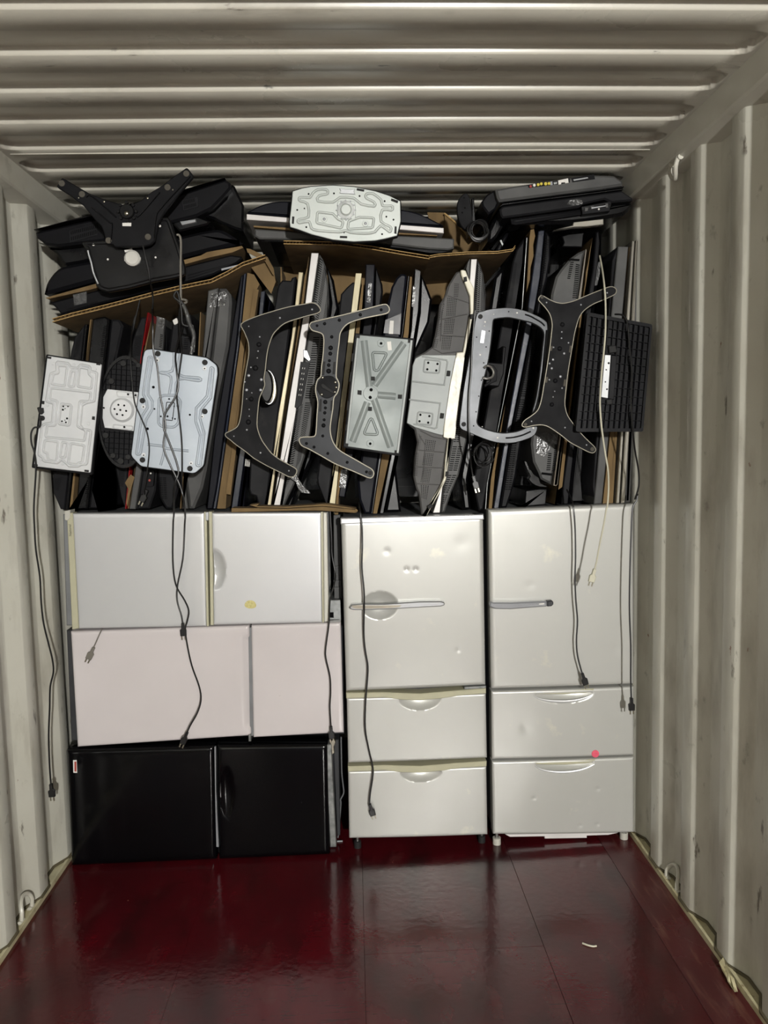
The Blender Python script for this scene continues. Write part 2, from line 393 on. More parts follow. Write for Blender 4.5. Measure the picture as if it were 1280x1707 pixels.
# floor: plywood panels with open joints
fl = structure('floor', G().box(-1.19, 1.19, YF, YB, -0.05, -0.012), JOINT)
pi = 0
for x0, x1, m in ((-1.1725, -0.5754, FLOOR), (-0.575, 0.0296, FLOOR), (0.030, 0.6290, FLOOR), (0.630, 1.0285, FLOOR), (1.030, 1.1725, FWORN)):
    for y0, y1 in ((YF, -3.06), (-3.0595, -0.62), (-0.6195, YB)):
        if x0 < 0.02 or x1 > 0.8:
            yy = {-3.06: -3.35, -3.0595: -3.3495, -0.62: 0.42, -0.6195: 0.4205}
            a, b2 = yy.get(y0, y0), yy.get(y1, y1)
        else: a, b2 = y0, y1
        g = G(); n = 4
        vs = [(x0, a, -0.012), (x1, a, -0.012), (x1, b2, -0.012), (x0, b2, -0.012)]
        e = 0.0006
        vs += [(x0, a, -e), (x1, a, -e), (x1, b2, -e), (x0, b2, -e), (x0+e, a+e, 0), (x1-e, a+e, 0), (x1-e, b2-e, 0), (x0+e, b2-e, 0)]
        fs = [(0, 1, 5, 4), (1, 2, 6, 5), (2, 3, 7, 6), (3, 0, 4, 7), (4, 5, 9, 8), (5, 6, 10, 9), (6, 7, 11, 10), (7, 4, 8, 11), (8, 9, 10, 11)]
        obj('floor_panel', g.add(vs, fs), m, fl)
# lashing rings welded to the side rails
def lash(label, pts, feet, m=RAIL):
    t = thing('lashing_ring', label, 'ring', feet[0])
    obj('ring_bar', G().tube(smooth(pts, 5, False), 0.0075, 8), m, t)
    for f in feet: obj('weld_pad', G().tube([(f[0], f[1]-0.014, f[2]), (f[0], f[1]+0.014, f[2])], 0.010, 8), m, t)
s = 1
lash('painted steel lashing ring under the right top rail',
     [(1.158, -0.375, 2.626), (1.150, -0.373, 2.598), (1.158, -0.352, 2.572), (1.165, -0.328, 2.568), (1.160, -0.305, 2.590), (1.160, -0.300, 2.626)], [(1.160, -0.375, 2.622), (1.160, -0.300, 2.622)])
lash('painted steel lashing ring standing at the foot of the left wall',
     [(-1.186, -0.385, 0.016), (-1.182, -0.385, 0.052), (-1.190, -0.370, 0.078), (-1.196, -0.34, 0.088), (-1.190, -0.31, 0.078), (-1.182, -0.300, 0.052), (-1.186, -0.300, 0.016)], [(-1.187, -0.385, 0.018), (-1.187, -0.300, 0.018)])
lash('painted steel lashing ring leaning at the foot of the right wall',
     [(1.186, -0.385, 0.016), (1.184, -0.383, 0.045), (1.196, -0.365, 0.072), (1.203, -0.335, 0.085), (1.198, -0.305, 0.074), (1.184, -0.292, 0.048), (1.186, -0.290, 0.016)], [(1.187, -0.385, 0.018), (1.187, -0.290, 0.018)])
# crumbs on the floor
o = obj('foam_crumb', G().add(*(lambda rr: ([(1.150+rr.uniform(-.012, .012)+0.008*(k % 3), -0.885+0.012*k+rr.uniform(-.006, .006), rr.uniform(0.0, 0.03)) for k in range(12)], [(i, (i+1) % 12, (i+3) % 12) for i in range(12)]+[(i, (i+2) % 12, (i+5) % 12) for i in range(12)]))(random.Random(3))), STRIP)
tag(o, 'crumbled yellowish foam scrap against the right wall strip', 'foam scrap')
o = obj('wire_scrap', G().tube(smooth([(0.76, -0.62, 0.003), (0.775, -0.633, 0.004), (0.79, -0.638, 0.003), (0.802, -0.637, 0.003)], 4, False), 0.003, 6), CABW)
tag(o, 'short curved white wire scrap on the red floor', 'scrap')
# ---------------------------------------------------------------- refrigerators
def panel(quad, th, rr, nu, nv, fn=None, y=0.0, bulge=0.0):
    """door skin: a fine grid over a quad (tl, tr, br, bl), edges rounded back by rr, relief fn(x, z) in metres (positive = pressed in)"""
    a, b, c, d = quad
    wd = math.hypot(b[0]-a[0], b[1]-a[1]); ht = math.hypot(d[0]-a[0], d[1]-a[1])
    def knots(n, L):
        k = [rr/L*(1-math.cos(t*math.pi/2/4)) for t in range(5)]
        m = [k[-1]+(1-2*k[-1])*i/n for i in range(1, n)]
        return k+m+[1-t for t in reversed(k)]
    U, V = knots(nu, wd), knots(nv, ht); vs = []; fs = []; n = len(U)
    for v in V:
        for u in U:
            x, z = bil(quad, u, v)
            ed = min(u*wd, (1-u)*wd); ez = min(v*ht, (1-v)*ht)
            def ro(e): return 0 if e >= rr else rr-math.sqrt(max(0, rr*rr-(rr-e)**2))
            yy = y+max(ro(ed), ro(ez))-bulge*(1-(2*u-1)**2)
            if fn: yy += fn(x, z)
            vs.append((x, yy, z))
    m = len(V)
    for i in range(m-1):
        for j in range(n-1): q = i*n+j; fs.append((q, q+1, q+n+1, q+n))
    loop = [j for j in range(n)]+[i*n+n-1 for i in range(1, m)]+[(m-1)*n+j for j in range(n-2, -1, -1)]+[i*n for i in range(m-2, 0, -1)]
    o = len(vs); vs += [(vs[i][0], y+th, vs[i][2]) for i in loop]; L = len(loop)
    for k in range(L): k2 = (k+1) % L; fs.append((loop[k], loop[k2], o+k2, o+k))
    fs.append(tuple(o+k for k in range(L)))
    return G().add(vs, fs)
def gauss(x, z, cx, cz, r, d): return d*math.exp(-((x-cx)**2+(z-cz)**2)/(r*r))
def bowl(x, z, cx, cz, rx, rz, d, half=0):
    q = ((x-cx)/rx)**2+((z-cz)/rz)**2
    if q >= 1 or (half and (z-cz)*half < 0): return 0
    return d*(1-q)**0.85
D = 0.62
# --- silver two-door refrigerator lying on its side, top of the left stack
t = thing('refrigerator', 'silver two-door refrigerator with olive trim lying on its side, topmost of the left stack', 'refrigerator', (-0.57, 0.3, 0.985))
obj('case', G().prism([(-1.12,1.432),(-0.069,1.417),(-0.079,0.969),(-1.133,0.983)], 0.052, 0.052+D, 0.004), CASEG, t)
q = [(-1.063,1.439),(-0.555,1.428),(-0.566,0.975),(-1.066,0.981)]
obj('door', panel(q, 0.05, 0.006, 40, 34), SILV, t)
q2 = [(-0.525,1.427),(-0.097,1.418),(-0.106,0.975),(-0.537,0.979)]; hx, hz = [(-0.525,1.201)][0]
d2 = obj('door', panel(q2, 0.05, 0.006, 64, 60, lambda x, z: bowl(x, z, hx, hz, 0.044, 0.080, 0.024)*(1 if x > hx-0.002 else 0.9)), SILV, t)
lt = obj('edge_trim', G().prism([(-1.087,1.441),(-1.064,1.441),(-1.068,0.981),(-1.094,0.977)], 0.004, 0.052, 0.003), TRIMG, t)
obj('edge_trim', G().prism([(-0.555,1.432),(-0.546,1.432),(-0.557,0.974),(-0.565,0.974)], 0.004, 0.052, 0.001), TRIMG, t)
obj('edge_trim', G().prism([(-0.537,1.432),(-0.525,1.431),(-0.538,0.978),(-0.55,0.978)], 0.004, 0.052, 0.001), TRIMG, t)
obj('edge_trim', G().prism([(-0.098,1.42),(-0.09,1.42),(-0.099,0.974),(-0.105,0.974)], 0.004, 0.052, 0.001), TRIMG, t)
obj('end_cap', G().prism([(-0.089,1.418),(-0.074,1.417),(-0.079,0.978),(-0.098,0.976)], 0.002, 0.052, 0.003), TRIMW, t)
p = [(-1.077,1.373)][0]
text('lettering', 'National', (p[0], 0.0034, p[1]), 0.0135, INK, lt, -90)
obj('sticker', G().prism(smooth([(-0.411,1.053),(-0.408,1.065),(-0.396,1.074),(-0.379,1.073),(-0.368,1.063),(-0.366,1.049),(-0.378,1.042),(-0.399,1.043)], 3), -0.0011, 0.001), STICKY, d2)
obj('hinge', G().prism([(-0.55,1.432),(-0.536,1.432),(-0.538,1.397),(-0.55,1.397)], 0.0, 0.05, 0.002), CHROME, t)
obj('hinge', G().prism([(-1.094,1.449),(-1.071,1.453),(-1.075,1.42),(-1.083,1.411),(-1.094,1.414)], 0.0, 0.05, 0.002), TRIMW, t)
g = G().tube(smooth([(-0.076,0.08,1.352),(-0.07,0.08,1.334),(-0.072,0.08,1.224),(-0.073,0.08,1.112),(-0.072,0.08,1.099),(-0.079,0.08,1.09),(-0.072,0.08,1.05)], 4, False), 0.0032, 8)
obj('coolant_pipe', g, GALV, t)
g = G().prism([(-0.053,1.392),(-0.025,1.392),(-0.027,1.031),(-0.06,1.032)], 0.16, 0.3, 0.002)
g.prism([(-0.058,1.177),(-0.028,1.176),(-0.028,1.172),(-0.058,1.173)], 0.15, 0.2); g.prism([(-0.06,1.119),(-0.027,1.115),(-0.028,1.108),(-0.06,1.111)], 0.15, 0.2); g.prism([(-0.063,1.088),(-0.028,1.087),(-0.028,1.08),(-0.064,1.081)], 0.15, 0.2)
obj('back_panel', g, GREYP, t)
g = G().prism([(-0.079,1.041),(-0.032,1.04),(-0.031,0.954),(-0.081,0.955)], 0.12, 0.3, 0.002)
obj('bracket', g, GALV, t)
obj('compressor_slot', G().prism([(-0.078,0.989),(-0.063,0.989),(-0.063,0.966),(-0.078,0.967)], 0.1165, 0.125), HOLE, t)
# --- white refrigerator
t = thing('refrigerator', 'glossy white two-door refrigerator lying on its side between the silver one and the black one', 'refrigerator', (-0.57, 0.3, 0.51))
obj('case', G().prism([(-1.134,0.964),(-0.026,0.945),(-0.031,0.492),(-1.142,0.505)], 0.052, 0.052+D, 0.004), CASED, t)
hs = [(-0.423,0.735)][0][0]; zt = [(-0.415,0.931)][0][1]; zb = [(-0.43,0.556)][0][1]
def wf(x, z):
    d = 0
    if zb < z < zt and x > hs-0.008: d = 0.014*min(1, max(0, (x-hs+0.008)/0.02))
    return d
obj('door', panel([(-1.1,0.97),(-0.397,0.972),(-0.407,0.518),(-1.101,0.497)], 0.05, 0.012, 70, 30, wf), WHITE, t)
obj('door', panel([(-0.389,0.972),(-0.032,0.972),(-0.032,0.516),(-0.398,0.51)], 0.05, 0.010, 30, 30), WHITE, t)
obj('gasket', G().prism([(-0.402,0.962),(-0.387,0.961),(-0.397,0.515),(-0.412,0.513)], 0.012, 0.05), CASEG, t)
g = G().prism([(-0.417,0.526),(-0.406,0.526),(-0.407,0.496),(-0.417,0.496)], -0.002, 0.05, 0.002)
obj('hinge', g, GALV, t)
# --- black refrigerator
t = thing('refrigerator', 'gloss black two-door refrigerator on its side on the red floor, lowest of the left stack', 'refrigerator', (-0.57, 0.3, 0.0))
cb = [(-1.164,0.465),(-0.077,0.44),(-0.078,0.032),(-1.17,0.003)]
cb = [(cb[0][0], cb[0][1]), (cb[1][0], cb[1][1]), (cb[2][0], 0.0012), (cb[3][0], 0.0012)]
obj('case', G().prism(cb, 0.052, 0.052+D, 0.004), CASED, t)
def floorq(q): return [q[0], q[1], (q[2][0], 0.003), (q[3][0], 0.003)]
bx, bz = [(-0.511,0.288)][0]
obj('door', panel(floorq([(-1.141,0.491),(-0.554,0.485),(-0.566,0.035),(-1.151,0.042)]), 0.06, 0.018, 40, 30, None, -0.01), GBLACK, t)
obj('door', panel(floorq([(-0.544,0.487),(-0.098,0.475),(-0.102,0.03),(-0.556,0.035)]), 0.06, 0.018, 60, 50, lambda x, z: bowl(x, z, bx, bz, 0.030, 0.11, 0.014), -0.01), GBLACK, t)
obj('handle_strip', G().prism([(-0.553,0.483),(-0.547,0.483),(-0.554,0.295),(-0.553,0.27),(-0.554,0.219),(-0.553,0.061),(-0.563,0.062),(-0.559,0.27)], -0.012, 0.0, 0.001), HANDG, t)
obj('end_cap', G().prism([(-0.101, 0.033), (-0.075, 0.033), (-0.083, 0.47), (-0.110, 0.47)], 0.0, 0.05, 0.003), GALV, t)
obj('sticker', G().prism([(-1.115,0.45),(-1.101,0.45),(-1.102,0.397),(-1.117,0.398)], -0.0112, -0.008), PAPER, t)
obj('sticker', G().prism([(-1.11,0.444),(-1.102,0.444),(-1.104,0.403),(-1.112,0.403)], -0.0118, -0.008), STICKR, t)
g = G().prism([(-0.083,0.483),(-0.073,0.493),(-0.066,0.477),(-0.074,0.457),(-0.072,0.431),(-0.087,0.422),(-0.096,0.448)], 0.005, 0.05, 0.002)
obj('hinge', g, BRASS, t)
g = G().tube(smooth([(-0.046,0.1,0.461),(-0.047,0.1,0.373),(-0.047,0.1,0.299),(-0.043,0.1,0.247),(-0.042,0.1,0.215),(-0.057,0.1,0.184),(-0.055,0.1,0.168),(-0.069,0.1,0.036),(-0.072,0.1,0.02)], 4, False), 0.003, 8)
g.tube([(-0.075,0.1,0.003),(-0.052,0.1,0.003)], 0.004, 8)
obj('coolant_pipe', g, CASEG, t)
obj('back_panel', G().prism([(-0.073, 0.05), (-0.06, 0.05), (-0.055, 0.465), (-0.078, 0.465)], 0.06, 0.5, 0.002), CASED, t)
# --- middle refrigerator
def upright(label, x0, x1, zt, loc): return thing('refrigerator', label, 'refrigerator', loc)
t = upright('upright silver refrigerator in the middle with a round finger recess behind its bar handle', 0, 0, 0, (0.27, 0.3, 0.0))
CM = [(-0.012, 1.392), (0.546, 1.392), (0.550, 0.075), (-0.012, 0.075)]
obj('case', G().prism(CM, 0.062, 0.062+D, 0.006), CASEG, t)
rx, rz = [(0.126,1.038)][0]
dents = [([(0.237,1.181)][0], 0.008, 0.003), ([(0.273,1.18)][0], 0.008, 0.003), ([(0.16,1.256)][0], 0.012, 0.0015), ([(0.44,0.846)][0], 0.010, 0.002), ([(0.46,1.281)][0], 0.03, 0.0008)]
def mf(x, z): return bowl(x, z, rx, rz, 0.072, 0.056, 0.030)+sum(gauss(x, z, c[0], c[1], r, d) for c, r, d in dents)
obj('door', panel([(-0.02,1.383),(0.548,1.387),(0.551,0.693),(-0.018,0.688)], 0.056, 0.016, 110, 130, mf, 0, 0.004), SILV2, t)
g = G().prism(rnd([(0.005,1.04),(0.014,1.052),(0.047,1.054),(0.142,1.051),(0.286,1.056),(0.37,1.054),(0.384,1.048),(0.384,1.038),(0.369,1.033),(0.209,1.029),(0.094,1.027),(0.023,1.029),(0.009,1.033)], 0.006), -0.034, -0.012, 0.004)
h = obj('handle', g, CHROME, t)
obj('handle_inlay', G().prism(smooth([(0.014,1.043),(0.028,1.049),(0.118,1.046),(0.204,1.044),(0.208,1.041),(0.194,1.035),(0.118,1.033),(0.035,1.035)], 3), -0.0348, -0.03), BRASS, h)
for c in [(0.018,1.039),(0.379,1.04)]: obj('handle_post', G().prism(circ(c[0], c[1], 0.006, 10), -0.016, 0.004), CHROME, t)
obj('top_strip', G().prism([(-0.021,1.393),(0.548,1.394),(0.549,1.373),(-0.021,1.369)], -0.0045, 0.06, 0.004), SILV, t)
def drawer(t, quad, cx, cz, rx, rz, dts=(), m=SILV2, half=-1):
    def fn(x, z): return bowl(x, z, cx, cz, rx, rz, 0.028, half)+sum(gauss(x, z, c[0], c[1], r, d) for c, r, d in dts)
    return obj('drawer', panel(quad, 0.056, 0.009, 100, 60, fn, 0, 0.004), m, t)
c = [(0.281,0.645)][0]; drawer(t, [(-0.016,0.661),(0.551,0.66),(0.553,0.387),(-0.018,0.389)], c[0], c[1]+0.004, 0.085, 0.048)
c = [(0.28,0.336)][0]; drawer(t, [(-0.019,0.354),(0.55,0.351),(0.552,0.057),(-0.022,0.067)], c[0], c[1]+0.004, 0.085, 0.042)
def lip(t, pts, yb=-0.006, m=TRIMG):
    return obj('drawer_lip', G().prism(pts, yb, 0.056, 0.003), m, t)
lip(t, [(-0.018,0.684),(0.135,0.681),(0.281,0.67),(0.428,0.678),(0.55,0.683),(0.55,0.661),(0.452,0.657),(0.366,0.647),(0.28,0.642),(0.202,0.648),(0.135,0.66),(-0.018,0.661)])
lip(t, [(-0.019,0.377),(0.128,0.376),(0.275,0.366),(0.423,0.373),(0.55,0.376),(0.549,0.354),(0.448,0.352),(0.361,0.342),(0.275,0.338),(0.196,0.343),(0.128,0.355),(-0.019,0.354)])
obj('gap_shade_panel', G().box(-0.010, 0.545, 0.058, 0.064, 0.1, 1.36), CASED, t)  # dark filler standing in for the shade between door and drawers
obj('hinge', G().prism([(0.462,0.691),(0.551,0.693),(0.551,0.683),(0.462,0.681)], -0.002, 0.05, 0.001), GALV, t)
obj('hinge', G().prism([(0.51,1.395),(0.548,1.397),(0.548,1.387),(0.512,1.386)], -0.002, 0.05, 0.001), CASED, t)
g = G()
sc = [(0.423,1.381),(0.428,1.391),(0.435,1.395),(0.432,1.386),(0.442,1.383),(0.447,1.388),(0.451,1.388),(0.456,1.38),(0.463,1.385),(0.466,1.392),(0.473,1.389),(0.471,1.38),(0.483,1.384),(0.487,1.392),(0.492,1.379),(0.499,1.389),(0.507,1.386)]
g.ridge(sc, -0.0046, 0.0012, 0.0002)
obj('scribble', g, FAINT, t)
def foot(t, x, z0, z1, y=0.05, m1=RUBB, r=0.015):
    g = G()
    for a, b2, r2 in ((z1-0.012, z1, r*0.75), (z0+0.028, z1-0.012, r*0.45)): g.tube([(x, y, a), (x, y, b2)], r2, 14)
    f = obj('foot', g, SCREW, t)
    obj('foot_pad', G().tube([(x, y, z0), (x, y, z0+0.028)], r, 16), m1, f)
foot(t, 0.012, 0.0008, 0.078); foot(t, 0.535, 0.0008, 0.078, m1=RUBB)
foot(t, 0.03, 0.0008, 0.078, 0.6); foot(t, 0.51, 0.0008, 0.078, 0.6)
# --- right refrigerator
t = upright('upright silver refrigerator by the right wall with a pink dot on its drawer', 0, 0, 0, (0.87, 0.3, 0.0))
CR = [(0.578, 1.400), (1.160, 1.408), (1.166, 0.075), (0.576, 0.075)]
obj('case', G().prism(CR, 0.062, 0.062+D, 0.006), CASEG, t)
dents = [([(1.082,0.827)][0], 0.015, 0.0015), ([(0.735,1.103)][0], 0.012, 0.001)]
obj('door', panel([(0.568,1.411),(1.157,1.42),(1.163,0.676),(0.573,0.677)], 0.056, 0.014, 60, 70, lambda x, z: sum(gauss(x, z, c[0], c[1], r, d) for c, r, d in dents), 0, 0.003), SILV2, t)
g = G().prism(rnd([(0.561,1.048),(0.578,1.044),(0.646,1.041),(0.779,1.043),(0.793,1.042),(0.793,1.02),(0.779,1.02),(0.645,1.014),(0.585,1.017),(0.563,1.026)], 0.005), -0.040, -0.022, 0.005)
h = obj('handle', g, HANDG, t)
obj('handle_cap', G().prism(rnd([(0.793,1.043),(0.813,1.045),(0.819,1.038),(0.819,1.028),(0.812,1.021),(0.793,1.02)], 0.005), -0.039, -0.02, 0.004), CASED, h)
obj('handle_badge', G().prism([(0.76,1.034),(0.781,1.036),(0.781,1.031),(0.76,1.03)], -0.0405, -0.03), PAPER, h)
for c in [(0.57,1.031),(0.805,1.029)]: obj('handle_post', G().prism(circ(c[0], c[1], 0.006, 10), -0.026, 0.004), HANDG, t)
c = [(0.872,0.651)][0]
drawer(t, [(0.573,0.667),(1.163,0.666),(1.165,0.375),(0.573,0.381)], c[0], c[1], 0.122, 0.042, [([(0.71,0.505)][0], 0.02, 0.0012)])
def cresc(pts, y=-0.002, m=SILV):
    S = smooth([(x, y, z) for x, z in pts], 4, False); n = len(S)
    obj('drawer_handle', G().tube(S, [0.0015+0.0045*math.sin(math.pi*(i+0.5)/n) for i in range(n)], 8), m, t)
cresc([(0.744,0.647),(0.764,0.633),(0.801,0.623),(0.846,0.618),(0.89,0.617),(0.93,0.621),(0.965,0.63),(0.992,0.642)])
c = [(0.874,0.356)][0]
drawer(t, [(0.573,0.37),(1.165,0.367),(1.168,0.04),(0.575,0.058)], c[0], c[1]+0.002, 0.122, 0.042, [([(0.744,0.209)][0], 0.006, 0.002), ([(0.937,0.082)][0], 0.007, 0.002), ([(1.01,0.084)][0], 0.007, 0.002), ([(1.012,0.237)][0], 0.008, 0.002)])
cresc([(0.748,0.35),(0.768,0.335),(0.805,0.323),(0.85,0.317),(0.895,0.317),(0.936,0.322),(0.971,0.332),(0.998,0.344)])
lip(t, [(0.743,0.663),(0.996,0.665),(0.996,0.654),(0.959,0.648),(0.872,0.645),(0.785,0.649),(0.748,0.653)], -0.003)
lip(t, [(0.747,0.366),(1.002,0.366),(1.002,0.355),(0.964,0.348),(0.874,0.346),(0.789,0.35),(0.752,0.354)], -0.003)
obj('gap_shade_panel', G().box(0.582, 1.155, 0.058, 0.064, 0.1, 1.38), CASED, t)  # added dark backing, imitates shade in the door and drawer gaps
g = G().prism(smooth(circ(*[(1.001,0.39)][0], 0.0155, 16), 1), -0.0062, 0.01)
obj('sticker', g, STICKP, t)
g = G().prism([(0.631,0.04),(1.11,0.026),(1.069,0.018),(0.977,0.019),(0.977,0.009),(0.798,0.014),(0.798,0.024),(0.651,0.028)], 0.03, 0.05, 0.001)
obj('kick_plate', g, WPLAST, t)
foot(t, 0.595, 0.0008, 0.078, 0.03, TRIMW, 0.017); foot(t, 1.135, 0.0008, 0.078, 0.03, TRIMW, 0.017)
foot(t, 0.60, 0.0008, 0.078, 0.6, TRIMW); foot(t, 1.14, 0.0008, 0.078, 0.6, TRIMW)
# ---------------------------------------------------------------- televisions packed on end along the fridge tops
YT = 0.09
def under(pts, lid, gap=0.004):
    """keep a profile below the board that lies on it"""
    o = []
    for x, z in pts:
        for (a, b), (c, d) in zip(lid, lid[1:]):
            if a <= x <= c: z = min(z, b+(d-b)*(x-a)/(c-a)-gap)
        o.append((x, z))
    return o
TRAY = [(-1.158,2.153),(-1.095,2.171),(-1.016,2.192),(-0.926,2.212),(-0.828,2.235),(-0.716,2.263),(-0.603,2.288),(-0.49,2.309),(-0.429,2.337),(-0.368,2.37),(-0.281,2.398)]
BOXL = [(-0.209,2.45),(-0.104,2.447),(0.005,2.443),(0.127,2.426),(0.236,2.406),(0.349,2.387),(0.381,2.397),(0.498,2.404)]+[(0.612,2.405),(0.672,2.413),(0.682,2.426)]
def tv(label, loc): return thing('television', label, 'television', loc)
def slab(name, pts, m, par, y=YT, dep=0.42, b=0.002, taper=0.0): return obj(name, G().prism(inset(ccw(under(under(pts, TRAY), BOXL) if y > 0.055 and min(p[1] for p in pts) < 2.0 else pts), 0.0012), y, y+dep, b, taper), m, par)
def vent(quad, nu, nv, fu, fv, y, par, m=HOLE, name='vent_slots', skip=None): return stuff(obj(name, G().slots(quad, nu, nv, fu, fv, y, 0.0006, skip), m, par))
def sheet(label, pts, y=YT+0.004, dep=0.38, m=CARD, ins=0.0012): return tag(obj('cardboard_sheet', G().prism(inset(ccw(under(under(pts, TRAY), BOXL) if min(p[1] for p in pts) < 2.0 else pts), ins), y, y+dep), m), label, 'cardboard')
def screws(us, y, par, m=SCREW, h=0.004, name='screw'):
    for x, z, r in us: obj(name, G().dome(x, z, r, y, h+r*0.25, 9), m, par)
def discs(us, y, par, m=RUBB, h=0.004, name='rubber_foot', n=14):
    for x, z, r in us: obj(name, G().disc(x, z, r, y-h, y+0.002, n, 0.0008), m, par)
def holes(us, y, par): stuff(obj('screw_holes', G.__call__() if False else _discs(us, y), HOLE, par))
def _discs(us, y):
    g = G()
    for x, z, r in us: g.disc(x, z, r, y-0.0007, y+0.001, 10)
    return g
def beads(paths, y, par, m, wd=0.010, h=0.004, closed=True, name='stamped_bead', r=0.008):
    for p in paths:
        q = rnd(p, r, 4) if closed else p
        obj(name, G().ridge(q, y, wd, h, closed), m, par)
def neck(par, x, z, y0, y1=YT+0.02, r=0.022, m=DARKP): obj('stand_neck', G().tube([(x, y0, z), (x, y1, z)], r, 14), m, par)

# two wide sets added crosswise behind the row to keep the gaps dark
for x0, x1, z0, z1, y in ((-1.13, -0.05, 1.47, 2.24, 0.66), (0.04, 1.14, 1.425, 2.62, 0.66)):
    t = thing('television', 'dark television added crosswise behind the packed row to darken gaps, on the %s' % ('left stack' if x0 < 0 else 'upright refrigerators'), 'television', ((x0+x1)/2, y, z0), 'televisions added crosswise at the back to darken gaps')
    obj('screen', G().box(x0+0.03, x1-0.03, y-0.004, y+0.02, z0+0.05, z1-0.03), PIANO, t)
    a = [(x0, z0), (x1, z0), (x1, z1), (x0, z1)]; b2 = [(x0+0.03, z0+0.05), (x1-0.03, z0+0.05), (x1-0.03, z1-0.03), (x0+0.03, z1-0.03)]
    obj('bezel', G().ring(a, b2, y-0.01, y+0.03), PIANO, t)
    obj('back_cover', G().prism(a, y+0.03, y+0.09, 0, 0.05), DARKP, t)
    obj('stand_base', G().box((x0+x1)/2-0.2, (x0+x1)/2+0.2, y-0.02, y+0.10, z0-(0.03 if x0 < 0 else 0.012), z0-0.002, 0.002), PIANO, t)
# 1 - perforated one in the left corner, zinc stand plate
t = tv('television in the left corner behind the rectangular zinc stand plate', [(-1.148,1.446)][0][:1]+(0.3, 1.44) if False else (-1.08, 0.3, 1.45))
slab('back_cover', [(-1.005,2.178),(-1.022,2.161),(-1.05,2.127),(-1.066,2.075),(-1.169,1.572),(-1.17,1.518),(-1.145,1.448),(-1.127,1.447)], DARKP2, t, YT+0.004, 0.4, 0.004)
vent([(-1.041,2.118),(-1.018,2.147),(-1.041,2.055),(-1.06,2.046)], 4, 14, 0.5, 0.55, YT+0.004, t)
vent([(-1.161,1.572),(-1.13,1.578),(-1.147,1.524),(-1.165,1.528)], 6, 10, 0.5, 0.5, YT+0.004, t)
slab('bezel', [(-1.004,2.178),(-0.989,2.224),(-1.123,1.447),(-1.108,1.447),(-0.981,2.222),(-0.996,2.178)], PIANO, t) if False else slab('bezel', [(-1.003,2.178),(-0.994,2.178),(-1.112,1.447),(-1.126,1.447)], PIANO, t, YT, 0.42)
Y1 = -0.137
p = obj('stand_base', G().prism(rnd([(-1.073,2.035),(-0.868,1.998),(-0.933,1.591),(-1.152,1.623)], 0.006), Y1, Y1+0.016, 0.002), BASEB, t)
f = obj('zinc_plate', G().prism(rnd([(-1.067,2.029),(-0.874,1.995),(-0.937,1.6),(-1.141,1.629)], 0.006), Y1-0.004, Y1+0.004, 0.0015), ZINC, p) if False else None
pl = obj('zinc_plate', G().prism(rnd([(-1.067,2.029),(-0.874,1.995),(-0.937,1.6),(-1.141,1.629)], 0.006), Y1-0.004, Y1+0.004, 0.0015), ZINC, p)
YP = Y1-0.004
def on(pl, name, g, m): return obj(name, g, m, p)
beads([[(-1.035,2.007),(-0.993,2),(-0.985,1.985),(-0.961,1.982),(-0.948,1.995),(-0.916,1.987),(-0.915,1.97),(-0.892,1.965),(-0.907,1.862),(-0.934,1.857),(-0.953,1.848),(-0.964,1.777),(-0.955,1.761),(-0.925,1.755),(-0.948,1.632),(-0.969,1.631),(-0.979,1.625),(-1.012,1.626),(-1.024,1.639),(-1.039,1.651),(-1.055,1.639),(-1.103,1.647),(-1.108,1.662),(-1.12,1.669),(-1.102,1.774),(-1.093,1.782),(-1.064,1.787),(-1.054,1.857),(-1.081,1.864),(-1.059,1.963),(-1.036,1.972)],
       [(-1.033,1.993),(-0.997,1.991),(-1.01,1.918),(-1.059,1.927),(-1.049,1.963),(-1.029,1.966)], [(-0.984,1.974),(-0.967,1.971),(-0.979,1.914),(-0.998,1.918)], [(-0.954,1.986),(-0.921,1.979),(-0.921,1.96),(-0.908,1.947),(-0.916,1.907),(-0.965,1.916)],
       [(-1.062,1.913),(-0.917,1.894),(-0.925,1.861),(-0.96,1.863),(-0.973,1.771),(-0.943,1.754),(-0.952,1.718),(-1.092,1.735),(-1.082,1.776),(-1.054,1.776),(-1.04,1.864),(-1.068,1.873)], [(-1.028,1.855),(-0.99,1.849),(-1.003,1.775),(-1.042,1.782)],
       [(-1.095,1.724),(-1.046,1.716),(-1.057,1.644),(-1.087,1.651),(-1.089,1.676),(-1.103,1.681)], [(-1.032,1.715),(-1.012,1.712),(-1.026,1.657),(-1.044,1.661)], [(-1.001,1.71),(-0.952,1.701),(-0.964,1.639),(-0.978,1.637),(-0.981,1.631),(-1.015,1.636)]], YP, p, ZINC, 0.0105, 0.0042)
holes([(-1.021,1.845,0.0032),(-1.004,1.845,0.0032),(-1.023,1.833,0.0038),(-1.015,1.837,0.0019),(-1.01,1.801,0.0038),(-1.029,1.791,0.0032),(-1.015,1.787,0.0032),(-1.018,1.795,0.0019)], YP, p)
discs([(-1.049,2,0.0051),(-0.974,1.995,0.0057),(-0.898,1.977,0.0051),(-1.077,1.851,0.0057),(-0.933,1.781,0.0057),(-1.114,1.653,0.0051),(-1.036,1.635,0.0051),(-0.958,1.631,0.0051)], YP, p, ZINC, 0.0022, 'stamped_dimple')
for q in ("147,338 170,341 169,352 146,349", "436,375 460,378 459,390 435,387", "113,598 128,600 127,620 112,618", "412,690 427,692 426,712 411,710", "70,972 90,975 89,985 69,982", "366,1006 390,1010 389,1020 365,1016"): pass
